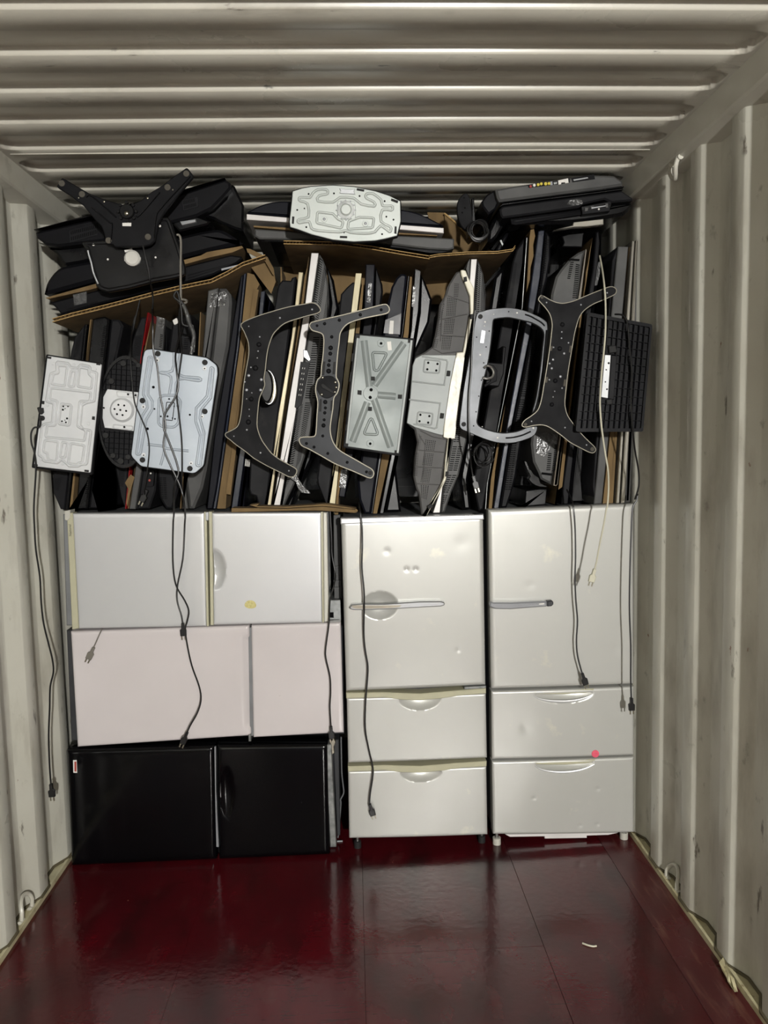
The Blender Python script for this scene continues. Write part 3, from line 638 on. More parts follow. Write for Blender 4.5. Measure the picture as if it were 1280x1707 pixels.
for q in ([(-1.066,2.026),(-1.053,2.024),(-1.054,2.017),(-1.067,2.019)], [(-0.892,2),(-0.878,1.998),(-0.879,1.991),(-0.893,1.993)], [(-1.097,1.867),(-1.087,1.866),(-1.089,1.854),(-1.098,1.855)], [(-0.918,1.807),(-0.909,1.806),(-0.91,1.793),(-0.92,1.795)], [(-1.138,1.637),(-1.126,1.635),(-1.127,1.628),(-1.139,1.631)], [(-0.957,1.612),(-0.942,1.61),(-0.943,1.602),(-0.958,1.605)]): obj('rubber_foot', G().prism(q, YP-0.003, YP+0.001, 0.0006), RUBB, p)
g = G().prism([(-1.112,1.841),(-1.107,1.844),(-1.102,1.841),(-1.092,1.841),(-1.091,1.824),(-1.099,1.817),(-1.107,1.822)], YP-0.012, YP, 0.002)
obj('cord_clip', g, RUBB, p); discs([(-1.099,1.804,0.0095)], YP, p, RUBB, 0.010, 'cord_clip_button')
c = [(-1.071,1.825)][0]; neck(t, c[0], c[1], Y1+0.016)
sheet('thin brown cardboard strip between the left corner television and the glossy one', [(-0.985,2.224),(-0.977,2.231),(-1.006,2.054),(-1.097,1.447),(-1.107,1.447),(-1.109,1.447)], YT+0.003)
# 2 - glossy with a vertical row of slots
t = tv('glossy black television with a column of slots, second from the left wall', (-0.99, 0.3, 1.45))
slab('bezel', [(-0.975,2.232),(-0.95,2.222),(-0.925,2.206),(-0.909,2.196),(-0.935,2.033),(-1.016,1.569),(-1.038,1.445),(-1.053,1.446),(-1.096,1.447),(-1.084,1.446),(-0.999,2.054)], PIANO, t, YT, 0.42, 0.006)
vent([(-0.933,2.171),(-0.919,2.169),(-0.94,2.047),(-0.953,2.048)], 1, 17, 0.8, 0.5, YT, t); vent([(-0.982,1.655),(-0.967,1.655),(-0.98,1.588),(-0.996,1.588)] if False else [(-1.031,1.576),(-1.014,1.575),(-1.026,1.508),(-1.044,1.508)], 1, 9, 0.8, 0.5, YT, t)
slab('back_cover', [(-0.91,2.199),(-0.876,2.196),(-0.861,2.171),(-0.893,2.054),(-0.92,1.808),(-0.961,1.608),(-1.011,1.521),(-0.994,1.444),(-0.946,1.443),(-1.04,1.445),(-1.018,1.568),(-0.937,2.035)], DARKP2, t, YT+0.02, 0.38, 0.008)
vent([(-0.924,2.029),(-0.895,2.022),(-0.92,1.929),(-0.943,1.929)], 2, 10, 0.7, 0.4, YT+0.02, t)
# 3 - red edged
t = tv('dark television with a bright red front edge standing behind the oval stand base', (-0.87, 0.3, 1.45))
slab('back_cover', [(-0.787,2.202),(-0.762,2.202),(-0.788,2.051),(-0.864,1.616),(-0.888,1.442),(-0.906,1.491),(-0.92,1.607),(-0.906,1.674),(-0.874,1.9),(-0.849,2.052),(-0.809,2.156)], DARKP2, t, YT+0.004, 0.4, 0.006)
slab('bezel', [(-0.761,2.218),(-0.753,2.219),(-0.79,2.051),(-0.857,1.616),(-0.884,1.442),(-0.888,1.442),(-0.862,1.616),(-0.795,2.051)], RED, t, YT, 0.42, 0.0015)
vent([(-0.815,2.127),(-0.782,2.133),(-0.796,2.051),(-0.829,2.045)], 1, 14, 0.85, 0.4, YT+0.004, t); vent([(-0.906,1.603),(-0.875,1.609),(-0.889,1.532),(-0.913,1.539)], 1, 12, 0.85, 0.4, YT+0.004, t)
Y2 = -0.10
oc = [(-0.81,1.821)][0]; ex = [(-0.706,1.813)][0]; ez = [(-0.779,2.029)][0]
oa, ob = abs(ex[0]-oc[0]), abs(ez[1]-oc[1])
rot = -0.085
p = obj('stand_base', G().prism(circ(oc[0], oc[1], oa*0.93, 48, ob*0.98, rot), Y2, Y2+0.012, 0.002), DARKP2, t)
obj('rim', G().ring(circ(oc[0], oc[1], oa*0.95, 48, ob, rot), circ(oc[0], oc[1], oa*0.89, 48, ob*0.94, rot), Y2-0.010, Y2+0.014), PIANO, p)
def ell(u, v): a, b2 = u*oa*0.89, v*ob*0.94; return (oc[0]+a*math.cos(rot)-b2*math.sin(rot), oc[1]+a*math.sin(rot)+b2*math.cos(rot))
g = G()
for k in range(-9, 10):
    v = k/10
    if abs(v) < 0.37: continue
    h = math.sqrt(1-v*v); g.ridge([ell(-h, v), ell(h, v)], Y2, 0.0025, 0.008)
for k in range(-4, 5):
    u = k/5; h = math.sqrt(1-u*u)
    for sg in (-1, 1):
        if h > 0.4: g.ridge([ell(u, sg*0.37), ell(u, sg*h)], Y2, 0.0025, 0.008)
stuff(obj('ribs', g, DARKP, p))
m1 = [(-0.885,1.878),(-0.868,1.907),(-0.754,1.893),(-0.777,1.75),(-0.886,1.765),(-0.892,1.801)]
pl = obj('steel_bracket', G().prism(m1, Y2-0.010, Y2+0.002, 0.001), ZINC, p)
hc = [(-0.818,1.829)][0]
g = G(); rr = 0.0455
for k, (r_, h_) in enumerate(()): pass
g.prism(circ(hc[0], hc[1], rr, 28), Y2-0.019, Y2-0.008, 0.008)
obj('hub', g, ZINC, p)
holes([(-0.828,1.848,0.0038),(-0.807,1.845,0.0038),(-0.843,1.833,0.0038),(-0.822,1.829,0.0038),(-0.801,1.825,0.0038),(-0.835,1.814,0.0038),(-0.815,1.81,0.0038),(-0.791,1.886,0.0038),(-0.764,1.882,0.0038),(-0.811,1.766,0.0038),(-0.882,1.838,0.0032)], Y2-0.0192, p)
beads([[(-0.837,1.899),(-0.76,1.888),(-0.762,1.873),(-0.831,1.879)], [(-0.854,1.776),(-0.782,1.769),(-0.785,1.754),(-0.853,1.763)]], Y2-0.010, p, ZINC, 0.005, 0.002)
discs([(-0.805,2,0.0109),(-0.852,1.936,0.0109),(-0.75,1.992,0.0090),(-0.884,1.737,0.0109),(-0.861,1.661,0.0096),(-0.805,1.655,0.0096),(-0.834,1.64,0.0116)], Y2-0.007, p, RUBB, 0.005)
c = [(-0.866,1.834)][0]; neck(t, c[0], c[1], Y2+0.012, YT+0.02, 0.015)
sheet('cardboard strip with a torn flap beside the red edged television', [(-0.751,2.181),(-0.745,2.189),(-0.783,2.05),(-0.811,1.899),(-0.844,1.615),(-0.846,1.571),(-0.854,1.544),(-0.874,1.442),(-0.877,1.442),(-0.848,1.615),(-0.782,2.05)], YT+0.003, ins=0.003)
o = obj('torn_flap', G().prism([(-0.849,1.583),(-0.834,1.572),(-0.846,1.539),(-0.861,1.486),(-0.869,1.456),(-0.872,1.473),(-0.861,1.526),(-0.873,1.55),(-0.863,1.566)], 0.06, 0.063), CARD); tag(o, 'torn brown cardboard flap hanging at the foot of the red edge', 'cardboard')
# 4 - grey with control panel
t = tv('grey television with a small jack panel at its foot, right of the red edge', (-0.80, 0.3, 1.45))
slab('bezel', [(-0.724,2.205),(-0.692,2.194),(-0.705,2.079),(-0.81,1.614),(-0.846,1.441),(-0.872,1.442),(-0.837,1.615),(-0.747,2.079)], GREYP, t, YT, 0.42, 0.003)
slab('back_cover', [(-0.694,2.169),(-0.687,2.149),(-0.695,2.08),(-0.753,1.613),(-0.764,1.514),(-0.793,1.44),(-0.844,1.441),(-0.81,1.614),(-0.705,2.08)], DARKP2, t, YT+0.01, 0.38, 0.006)
g = G().prism(rnd([(-0.783,1.601),(-0.761,1.595),(-0.769,1.533),(-0.797,1.529)], 0.008), YT-0.004, YT+0.02, 0.001)
cp = obj('control_panel', g, DARKP, t)
discs([(-0.777,1.585,0.0034)], YT-0.004, cp, PAPER, 0.001, 'indicator'); discs([(-0.783,1.557,0.0048)], YT-0.004, cp, STICKR, 0.001, 'button')
vent([(-0.823,1.503),(-0.808,1.503),(-0.815,1.462),(-0.829,1.462)], 1, 8, 0.9, 0.4, YT, t); vent([(-0.714,2.135),(-0.701,2.131),(-0.709,2.079),(-0.722,2.082)], 1, 8, 0.8, 0.5, YT, t)
o = obj('tape', G().prism([(-0.725,2.203),(-0.692,2.193),(-0.698,2.15),(-0.719,2.157)], YT-0.0012, YT+0.002), TAPE, t)
# 5 - taped, vented, with zinc rounded base
t = tv('dark television wrapped in tape behind the large rounded bluish stand plate', (-0.74, 0.3, 1.45))
slab('back_cover', [(-0.67,2.167),(-0.663,2.193),(-0.639,2.209),(-0.592,2.211),(-0.589,2.073),(-0.653,1.611),(-0.667,1.533),(-0.698,1.438),(-0.727,1.439),(-0.75,1.484),(-0.754,1.589),(-0.688,2.069)], DARKP2, t, YT+0.006, 0.4, 0.008)
vent([(-0.651,2.118),(-0.598,2.117),(-0.607,2.071),(-0.656,2.075)], 2, 6, 0.75, 0.4, YT+0.006, t); vent([(-0.751,1.569),(-0.717,1.568),(-0.718,1.479),(-0.742,1.48)], 2, 12, 0.8, 0.45, YT+0.006, t)
obj('tape', G().prism([(-0.594,2.172),(-0.582,2.165),(-0.576,2.112),(-0.582,2.06),(-0.599,2.063),(-0.588,2.113)], YT-0.003, YT+0.008), TAPE, t)
obj('port_cover', G().prism(rnd([(-0.662,2.185),(-0.645,2.195),(-0.639,2.175),(-0.656,2.166)], 0.004), YT-0.006, YT+0.01, 0.001), PAPER, t)
Y3 = -0.145
o3 = rnd([(-0.717,2.047),(-0.687,2.049),(-0.49,2.014),(-0.452,1.984),(-0.452,1.951),(-0.518,1.615),(-0.554,1.585),(-0.752,1.617),(-0.788,1.658),(-0.726,2.017)], 0.03, 8)
p = obj('stand_base', G().prism(o3, Y3+0.004, Y3+0.02, 0.002), BASEB, t)
obj('zinc_plate', G().prism(inset(ccw(o3), 0.0035), Y3, Y3+0.006, 0.0015), ZINCB, p)
beads([[(-0.701,2.019),(-0.688,2.016),(-0.708,1.919),(-0.711,1.882),(-0.696,1.857),(-0.698,1.827),(-0.722,1.79),(-0.75,1.664),(-0.765,1.664),(-0.737,1.803),(-0.715,1.833),(-0.717,1.858),(-0.728,1.882),(-0.719,1.931)],
       [(-0.478,1.976),(-0.469,1.972),(-0.483,1.865),(-0.52,1.823),(-0.526,1.792),(-0.513,1.736),(-0.532,1.615),(-0.547,1.618),(-0.527,1.73),(-0.542,1.78),(-0.538,1.829),(-0.496,1.872)]], Y3, p, ZINCB, 0.0105, 0.0042)
beads([smooth([(-0.609,2.032),(-0.619,1.966),(-0.667,1.961),(-0.625,1.945),(-0.634,1.881)], 3, False), smooth([(-0.586,2.028),(-0.597,1.953),(-0.524,1.939),(-0.525,1.928),(-0.598,1.935),(-0.61,1.88)], 3, False),
       smooth([(-0.723,1.7),(-0.662,1.691),(-0.653,1.683),(-0.573,1.672)], 3, False), smooth([(-0.657,1.733),(-0.663,1.671),(-0.678,1.622)], 3, False)], Y3, p, ZINCB, 0.0105, 0.0042, False)
beads([[(-0.659,1.878),(-0.61,1.877),(-0.593,1.855),(-0.606,1.775),(-0.622,1.76),(-0.668,1.764),(-0.679,1.777),(-0.672,1.863)]], Y3, p, ZINCB, 0.0105, 0.0042, True, 'stamped_bead', 0.02)
beads([[(-0.645,1.853),(-0.616,1.85),(-0.627,1.785),(-0.654,1.789)]], Y3, p, RUBB, 0.003, 0.001, True, 'slot_edge', 0.004)
discs([(-0.668,2.029,0.0101),(-0.499,1.994,0.0101),(-0.732,1.86,0.0101),(-0.507,1.816,0.0101),(-0.743,1.643,0.0101),(-0.571,1.607,0.0101)], Y3, p)
discs([(-0.671,2.007,0.0082),(-0.501,1.973,0.0082),(-0.73,1.838,0.0076),(-0.518,1.798,0.0076),(-0.738,1.662,0.0076),(-0.566,1.627,0.0076)], Y3, p, ZINC, 0.0015, 'screw_boss')
holes([(-0.69,1.908,0.0051),(-0.69,1.829,0.0032),(-0.562,1.805,0.0038),(-0.719,1.757,0.0051),(-0.635,1.864,0.0032),(-0.661,1.849,0.0032),(-0.606,1.838,0.0032),(-0.618,1.837,0.0025),(-0.635,1.841,0.0032),(-0.668,1.801,0.0032),(-0.644,1.801,0.0038),(-0.617,1.791,0.0032),(-0.626,1.794,0.0025),(-0.652,1.776,0.0025),(-0.671,2.005,0.0025),(-0.501,1.972,0.0025),(-0.73,1.837,0.0025),(-0.518,1.797,0.0025),(-0.738,1.66,0.0025),(-0.566,1.626,0.0025)], Y3-0.0013, p)
c = [(-0.68,1.83)][0]; neck(t, c[0], c[1], Y3+0.02)
sheet('pale cardboard edge beside the taped television on the left', [(-0.555,2.217),(-0.549,2.218),(-0.563,2.047),(-0.644,1.6),(-0.665,1.437),(-0.67,1.438),(-0.65,1.601),(-0.571,2.047)], YT+0.002)
# 6 - grey glossy, two facets
t = tv('smooth grey television with clear tape on top, right of the rounded stand plate', (-0.66, 0.3, 1.45))
slab('bezel', [(-0.52,2.338),(-0.478,2.32),(-0.523,2.029),(-0.644,1.559),(-0.636,1.437),(-0.657,1.437),(-0.662,1.437),(-0.639,1.596),(-0.556,2.03)], GREYP, t, YT, 0.42, 0.004)
slab('back_cover', [(-0.478,2.321),(-0.45,2.31),(-0.431,2.285),(-0.429,2.253),(-0.449,2.082),(-0.501,1.876),(-0.557,1.594),(-0.576,1.52),(-0.615,1.436),(-0.636,1.437),(-0.645,1.559),(-0.523,2.03)], GREYP, t, YT+0.012, 0.38, 0.010)
obj('tape', G().prism([(-0.505,2.287),(-0.479,2.293),(-0.49,2.235),(-0.516,2.235)], YT-0.001, YT+0.003), TAPE, t)
obj('tape', G().prism([(-0.477,2.295),(-0.444,2.288),(-0.454,2.241),(-0.486,2.237)], YT+0.0105, YT+0.014), TAPE, t)
# 7 - slim dark blue slab
t = tv('tall dark blue slab television leaning right, just left of the wide brown cardboard', (-0.60, 0.3, 1.45))
slab('back_cover', [(-0.39,2.374),(-0.377,2.385),(-0.418,2.08),(-0.518,1.526),(-0.539,1.435),(-0.562,1.435),(-0.52,1.722),(-0.445,2.08)], BLUED, t, YT+0.004, 0.4, 0.003)
slab('bezel', [(-0.377,2.385),(-0.366,2.383),(-0.406,2.08),(-0.506,1.525),(-0.524,1.435),(-0.537,1.435),(-0.516,1.526),(-0.416,2.08)], SLATE, t, YT, 0.42, 0.0015)
sheet('wide brown cardboard board standing beside the dark blue slab television', [(-0.364,2.376),(-0.336,2.359),(-0.316,2.321),(-0.337,2.282),(-0.389,2.053),(-0.423,1.787),(-0.478,1.504),(-0.485,1.434),(-0.508,1.434),(-0.522,1.435),(-0.505,1.525),(-0.405,2.08)], YT+0.004)
sheet('narrow brown cardboard strip in front of the wide brown board', [(-0.339,2.3),(-0.317,2.296),(-0.401,1.853),(-0.459,1.491),(-0.481,1.495),(-0.417,1.853)], 0.07, 0.012)
# 8 - thin black
t = tv('thin black television partly hidden behind the plain black curved stand', (-0.55, 0.3, 1.45))
slab('bezel', [(-0.313,2.293),(-0.294,2.296),(-0.325,2.078),(-0.417,1.55),(-0.438,1.433),(-0.464,1.433),(-0.43,1.619),(-0.341,2.079)], SLATE, t, YT, 0.4, 0.002)
slab('back_cover', [(-0.294,2.29),(-0.289,2.257),(-0.274,2.263),(-0.285,2.218),(-0.321,2.08),(-0.387,1.665),(-0.402,1.55),(-0.414,1.432),(-0.437,1.433),(-0.417,1.55),(-0.324,2.08)], BLUED, t, YT+0.012, 0.38, 0.005)
vent([(-0.4,1.635),(-0.38,1.631),(-0.384,1.6),(-0.405,1.604)], 4, 1, 0.5, 0.9, YT+0.012, t, PAPER, 'label_lines')
# 9 - champagne bezel
t = tv('flat charcoal television with a champagne bezel and round glossy stand mount', (-0.45, 0.3, 1.45))
slab('back_cover', [(-0.17,2.351),(-0.189,2.346),(-0.195,2.335),(-0.228,2.337),(-0.243,2.32),(-0.25,2.297),(-0.275,2.17),(-0.324,1.919),(-0.38,1.638),(-0.391,1.509),(-0.384,1.488),(-0.364,1.481),(-0.351,1.431),(-0.327,1.43),(-0.314,1.486),(-0.207,2.116)], DARKP2, t, YT+0.004, 0.42, 0.006)
slab('bezel', [(-0.162,2.366),(-0.142,2.364),(-0.175,2.162),(-0.24,1.81),(-0.304,1.43),(-0.308,1.43),(-0.327,1.43),(-0.322,1.43),(-0.261,1.811),(-0.198,2.116)], CHAMP, t, YT-0.003, 0.42, 0.002)
Y4 = -0.11
c = [(-0.284,1.908)][0]
mt = obj('stand_neck', G().prism(circ(c[0], c[1], 0.026, 28, 0.062), Y4+0.012, YT+0.01, 0.006), PIANO, t)
obj('chrome_ring', G().ring(circ(c[0], c[1], 0.0285, 28, 0.065), circ(c[0], c[1], 0.024, 28, 0.058), -0.03, -0.02), CHROME, mt)
o4 = smooth([(-0.367,2.137),(-0.316,2.161),(-0.253,2.18),(-0.19,2.196),(-0.134,2.205),(-0.103,2.21),(-0.083,2.202),(-0.071,2.182),(-0.084,2.17),(-0.117,2.162),(-0.154,2.152),(-0.186,2.143),(-0.211,2.132),(-0.232,2.115),(-0.25,2.095),(-0.262,2.068),(-0.271,2.04),(-0.278,2.003),(-0.283,1.966),(-0.289,1.935),(-0.287,1.91),(-0.298,1.885),(-0.309,1.86),(-0.315,1.823),(-0.321,1.767),(-0.316,1.735),(-0.305,1.706),(-0.289,1.681),(-0.272,1.658),(-0.247,1.637),(-0.216,1.618),(-0.185,1.599),(-0.178,1.586),(-0.189,1.567),(-0.208,1.565),(-0.236,1.58),(-0.28,1.603),(-0.311,1.621),(-0.342,1.641),(-0.372,1.667),(-0.403,1.69),(-0.424,1.709),(-0.44,1.722),(-0.441,1.735),(-0.42,1.745),(-0.397,1.759),(-0.385,1.787),(-0.375,1.843),(-0.368,1.905),(-0.356,1.967),(-0.344,2.023),(-0.343,2.063),(-0.35,2.088),(-0.358,2.109)], 3)
p = obj('stand_base', G().prism(o4, Y4, Y4+0.012, 0.002), BASEB, t)
obj('edge_trim', G().tube([(x, Y4+0.001, z) for x, z in inset(ccw(o4), 0.001)], 0.0022, 5, True), RIMC, p)
screws([(-0.304,2.06,0.0096),(-0.32,1.974,0.0109),(-0.34,1.86,0.0096),(-0.354,1.775,0.0102)], Y4, p, BASEB, 0.005)
screws([(-0.339,2.127,0.0026),(-0.223,2.156,0.0038),(-0.103,2.185,0.0038),(-0.3,2.088,0.0032),(-0.308,2.036,0.0032),(-0.312,2.011,0.0026),(-0.337,1.977,0.0032),(-0.356,1.894,0.0058),(-0.346,1.947,0.0058),(-0.362,1.924,0.0038),(-0.3,1.931,0.0058),(-0.304,1.893,0.0058),(-0.337,1.883,0.0026),(-0.357,1.861,0.0026),(-0.349,1.822,0.0026),(-0.35,1.797,0.0026),(-0.361,1.746,0.0038),(-0.41,1.723,0.0026),(-0.313,1.659,0.0038),(-0.209,1.589,0.0032)], Y4, p, HANDG, 0.001)
sheet('thin torn cardboard edge between the champagne and the white bezel televisions', [(-0.14,2.345),(-0.129,2.382),(-0.119,2.429),(-0.148,2.227),(-0.224,1.85),(-0.3,1.43),(-0.303,1.43),(-0.305,1.43),(-0.301,1.43),(-0.236,1.81),(-0.17,2.162)], YT+0.002)
# 10 - white bezel with slotted grey cover
t = tv('tall television with white bezel and a grey slotted back beside the champagne one', (-0.38, 0.3, 1.45))
slab('bezel', [(-0.109,2.437),(-0.079,2.436),(-0.128,2.153),(-0.193,1.796),(-0.268,1.429),(-0.273,1.429),(-0.3,1.43),(-0.296,1.43),(-0.218,1.85),(-0.142,2.225)], WPLAST, t, YT-0.008, 0.42, 0.0015)
slab('back_cover', [(-0.077,2.435),(-0.064,2.415),(-0.053,2.386),(-0.045,2.311),(-0.044,2.245),(-0.051,2.166),(-0.069,2.074),(-0.128,1.747),(-0.151,1.66),(-0.188,1.559),(-0.228,1.484),(-0.254,1.429),(-0.272,1.429),(-0.266,1.429),(-0.192,1.796),(-0.126,2.154)], GREYP, t, YT, 0.4, 0.006)
slab('rear_housing', [(-0.052,2.402),(-0.023,2.343),(-0.006,2.23),(-0.028,2.171),(-0.085,1.849),(-0.133,1.625),(-0.192,1.509),(-0.222,1.428),(-0.255,1.429),(-0.225,1.482),(-0.187,1.557),(-0.126,1.748),(-0.068,2.078),(-0.043,2.251)], PIANO, t, YT+0.05, 0.3, 0.01)
for a in ([(-0.078,2.422),(-0.063,2.409),(-0.114,2.128),(-0.128,2.128)], [(-0.06,2.396),(-0.05,2.363),(-0.098,2.127),(-0.112,2.128)], [(-0.128,2.128),(-0.097,2.127),(-0.108,2.055),(-0.141,2.055)] if False else [(-0.145,2.049),(-0.118,2.048),(-0.141,1.936),(-0.132,1.935)] if False else [(-0.048,2.311),(-0.047,2.179),(-0.059,2.127),(-0.082,2.127)]): vent(a, 1, int(abs(a[0][1]-a[3][1])/0.0085), 0.85, 0.42, YT, t)
for a in ([(-0.113,2.114),(-0.083,2.114),(-0.129,1.868),(-0.154,1.869)], [(-0.081,2.114),(-0.061,2.114),(-0.102,1.868),(-0.125,1.868)], [(-0.19,1.816),(-0.157,1.856),(-0.215,1.559),(-0.246,1.56)], [(-0.153,1.856),(-0.124,1.855),(-0.175,1.626),(-0.201,1.586)], [(-0.249,1.55),(-0.219,1.549),(-0.251,1.492),(-0.264,1.471)]): vent(a, 1, int(abs(a[0][1]-a[3][1])/0.0085), 0.85, 0.42, YT, t)
cp = obj('control_panel', G().prism([(-0.164,2.015),(-0.127,2.011),(-0.166,1.845),(-0.186,1.83),(-0.194,1.836)], YT-0.010, YT+0.01, 0.001), DARKP, t)
obj('chrome_wedge', G().prism([(-0.153,2.061),(-0.136,2.059),(-0.123,2.022),(-0.131,2.014),(-0.152,2.033)], YT-0.012, YT+0.008, 0.002), CHROME, t)
vent([(-0.159,2),(-0.143,1.998),(-0.165,1.872),(-0.18,1.874)], 2, 6, 0.25, 0.3, YT-0.010, cp, PAPER, 'button_marks')
o = obj('torn_tape', G().prism([(-0.219,1.554),(-0.195,1.574),(-0.185,1.55),(-0.166,1.519),(-0.143,1.498),(-0.141,1.49),(-0.16,1.492),(-0.177,1.496),(-0.19,1.516),(-0.196,1.537)], 0.05, 0.056, 0.001), TAPE); tag(o, 'scrap of torn brown tape at the tip of the plain black curved stand', 'tape scrap')
# 11 - dark chamfered, cream bezel, black stand with hub
t = tv('chamfered dark television with a cream bezel behind the screwed black stand', (-0.22, 0.3, 1.45))
slab('back_cover', [(0.065,2.325),(0.05,2.325),(0.027,2.306),(0.002,2.279),(-0.014,2.166),(-0.051,1.941),(-0.096,1.659),(-0.115,1.55),(-0.113,1.523),(-0.075,1.425),(-0.06,1.508),(0.007,1.94),(0.039,2.158)], DARKP2, t, YT+0.004, 0.4, 0.006)
slab('bezel', [(0.063,2.358),(0.089,2.357),(0.059,2.158),(0.003,1.792),(-0.049,1.398),(-0.052,1.425),(-0.077,1.425),(-0.072,1.425),(-0.018,1.792),(0.034,2.158)], CREAM, t, YT-0.004, 0.42, 0.0015)
Y5 = -0.12
o5 = smooth([(-0.115,2.122),(-0.109,2.135),(-0.095,2.14),(-0.045,2.151),(0.009,2.162),(0.059,2.174),(0.109,2.186),(0.16,2.198),(0.177,2.195),(0.185,2.18),(0.18,2.167),(0.165,2.161),(0.127,2.154),(0.09,2.147),(0.055,2.138),(0.026,2.126),(0.009,2.109),(-0.001,2.09),(-0.005,2.059),(-0.01,2.028),(-0.015,1.985),(-0.019,1.938),(-0.015,1.926),(-0.009,1.91),(-0.011,1.891),(-0.018,1.873),(-0.03,1.856),(-0.035,1.817),(-0.042,1.779),(-0.047,1.742),(-0.043,1.71),(-0.033,1.685),(-0.016,1.664),(0.014,1.644),(0.045,1.626),(0.079,1.605),(0.105,1.589),(0.113,1.572),(0.106,1.557),(0.093,1.554),(0.063,1.567),(0.031,1.582),(-0.007,1.598),(-0.044,1.616),(-0.088,1.643),(-0.131,1.668),(-0.158,1.682),(-0.167,1.701),(-0.162,1.713),(-0.143,1.716),(-0.117,1.716),(-0.106,1.721),(-0.102,1.743),(-0.097,1.799),(-0.093,1.843),(-0.1,1.881),(-0.098,1.906),(-0.091,1.927),(-0.079,1.939),(-0.075,1.974),(-0.069,2.011),(-0.065,2.048),(-0.064,2.078),(-0.07,2.093),(-0.087,2.1),(-0.105,2.106)], 3)
p = obj('stand_base', G().prism(o5, Y5, Y5+0.014, 0.002), BASEG, t)
obj('edge_trim', G().tube([(x, Y5-0.001, z) for x, z in inset(ccw(o5), 0.0015)], 0.0027, 5, True), RIMC, p)
screws([(-0.086,2.124,0.0051),(-0.058,2.131,0.0064),(-0.003,2.143,0.0064),(0.075,2.161,0.0064),(0.153,2.178,0.0057),(-0.033,2.082,0.0064),(-0.038,2.042,0.0089),(-0.04,2.021,0.0077),(-0.044,1.995,0.0057),(-0.047,1.979,0.0070),(-0.048,1.957,0.0096),(-0.064,1.843,0.0083),(-0.064,1.821,0.0057),(-0.067,1.803,0.0064),(-0.07,1.777,0.0057),(-0.073,1.756,0.0083),(-0.077,1.717,0.0057),(-0.139,1.69,0.0057),(-0.111,1.676,0.0057),(-0.06,1.651,0.0057),(0.012,1.616,0.0057),(0.084,1.578,0.0057)], Y5, p, BASEB, 0.004)
discs([(0.098,1.574,0.0077)], Y5, p, RUBB, 0.003)
obj('hub', G().prism(smooth([(-0.079,1.93),(-0.06,1.939),(-0.032,1.936),(-0.017,1.913),(-0.018,1.888),(-0.031,1.867),(-0.056,1.856),(-0.078,1.865),(-0.092,1.887),(-0.091,1.909)], 3), Y5-0.004, Y5+0.004, 0.0015), BASEB, p)
screws([(-0.071,1.933,0.0057),(-0.024,1.915,0.0057),(-0.021,1.896,0.0051),(-0.027,1.879,0.0051),(-0.076,1.871,0.0057)], Y5-0.004, p, BRASS, 0.002)
obj('hub_lever', G().prism([(-0.079,1.908),(-0.07,1.911),(-0.029,1.879),(-0.032,1.872),(-0.074,1.896)], Y5-0.007, Y5, 0.001), RUBB, p)
for q in ([(-0.068,1.992),(-0.059,1.993),(-0.065,1.942),(-0.075,1.943)], [(-0.029,1.99),(-0.021,1.99),(-0.025,1.945),(-0.034,1.945)], [(-0.083,1.855),(-0.077,1.854),(-0.08,1.808),(-0.088,1.809)], [(-0.043,1.848),(-0.036,1.848),(-0.04,1.811),(-0.046,1.811)]): obj('rubber_pad', G().prism(q, Y5-0.0015, Y5+0.002, 0.0005), RUBB, p)
c = [(-0.052,1.899)][0]; neck(t, c[0], c[1], Y5+0.01, YT+0.01)
sheet('thin brown strip right of the cream bezel', [(0.09,2.335),(0.097,2.332),(0.087,2.223),(0.059,2.019),(0.014,1.71),(-0.027,1.472),(-0.031,1.398),(-0.048,1.398),(0.004,1.792),(0.061,2.158)], YT+0.004)
# 12 - slate with taped foot, grey stand plate
t = tv('dark slate television behind the grey stand plate stamped with a cross', (-0.12, 0.3, 1.45))
slab('bezel', [(0.104,2.393),(0.142,2.392),(0.127,2.163),(0.051,1.71),(-0.003,1.468),(-0.029,1.472),(0.016,1.71),(0.09,2.164)], BLUED, t, YT, 0.42, 0.003)
slab('back_cover', [(0.144,2.39),(0.171,2.316),(0.173,2.287),(0.162,2.224),(0.124,2.019),(0.049,1.628),(0.034,1.573),(0.008,1.505),(-0.001,1.471),(0.054,1.71),(0.129,2.165)], DARKP, t, YT+0.014, 0.38, 0.008)
obj('tape', G().prism([(0.114,2.318),(0.127,2.318),(0.119,2.242),(0.105,2.246)], YT-0.001, YT+0.003), TAPE, t)
obj('tape', G().prism([(-0.015,1.582),(0.011,1.581),(0,1.506),(-0.026,1.51)], YT-0.001, YT+0.003), TAPE, t)
Y6 = -0.14
q6 = [(0.053,2.092),(0.275,2.069),(0.212,1.634),(-0.002,1.671)]
p = obj('stand_base', G().prism(q6, Y6+0.002, Y6+0.02, 0.002), BASEB, t)
q6i = [(0.06,2.085),(0.267,2.064),(0.205,1.644),(0.006,1.677)]
obj('zinc_plate', G().prism(q6i, Y6-0.002, Y6+0.006, 0.0015), ZINCG, p)
Y6 -= 0.002
obj('folded_edge', G().prism([(0.257,2.063),(0.267,2.062),(0.206,1.645),(0.197,1.647)], Y6-0.005, Y6, 0.0015), ZINCL, p)
obj('folded_edge', G().prism([(0.06,2.084),(0.069,2.083),(0.015,1.677),(0.007,1.679)], Y6-0.004, Y6, 0.0015), ZINCL, p)
for pp in ([(0.086,2.064),(0.102,1.894)], [(0.234,2.052),(0.121,1.9)], [(0.117,1.85),(0.176,1.669)], [(0.093,1.838),(0.034,1.693)], [(0.133,1.864),(0.199,1.857)]): obj('stamped_bead', G().ridge(pp, Y6, 0.026, 0.006), ZINCG, p)
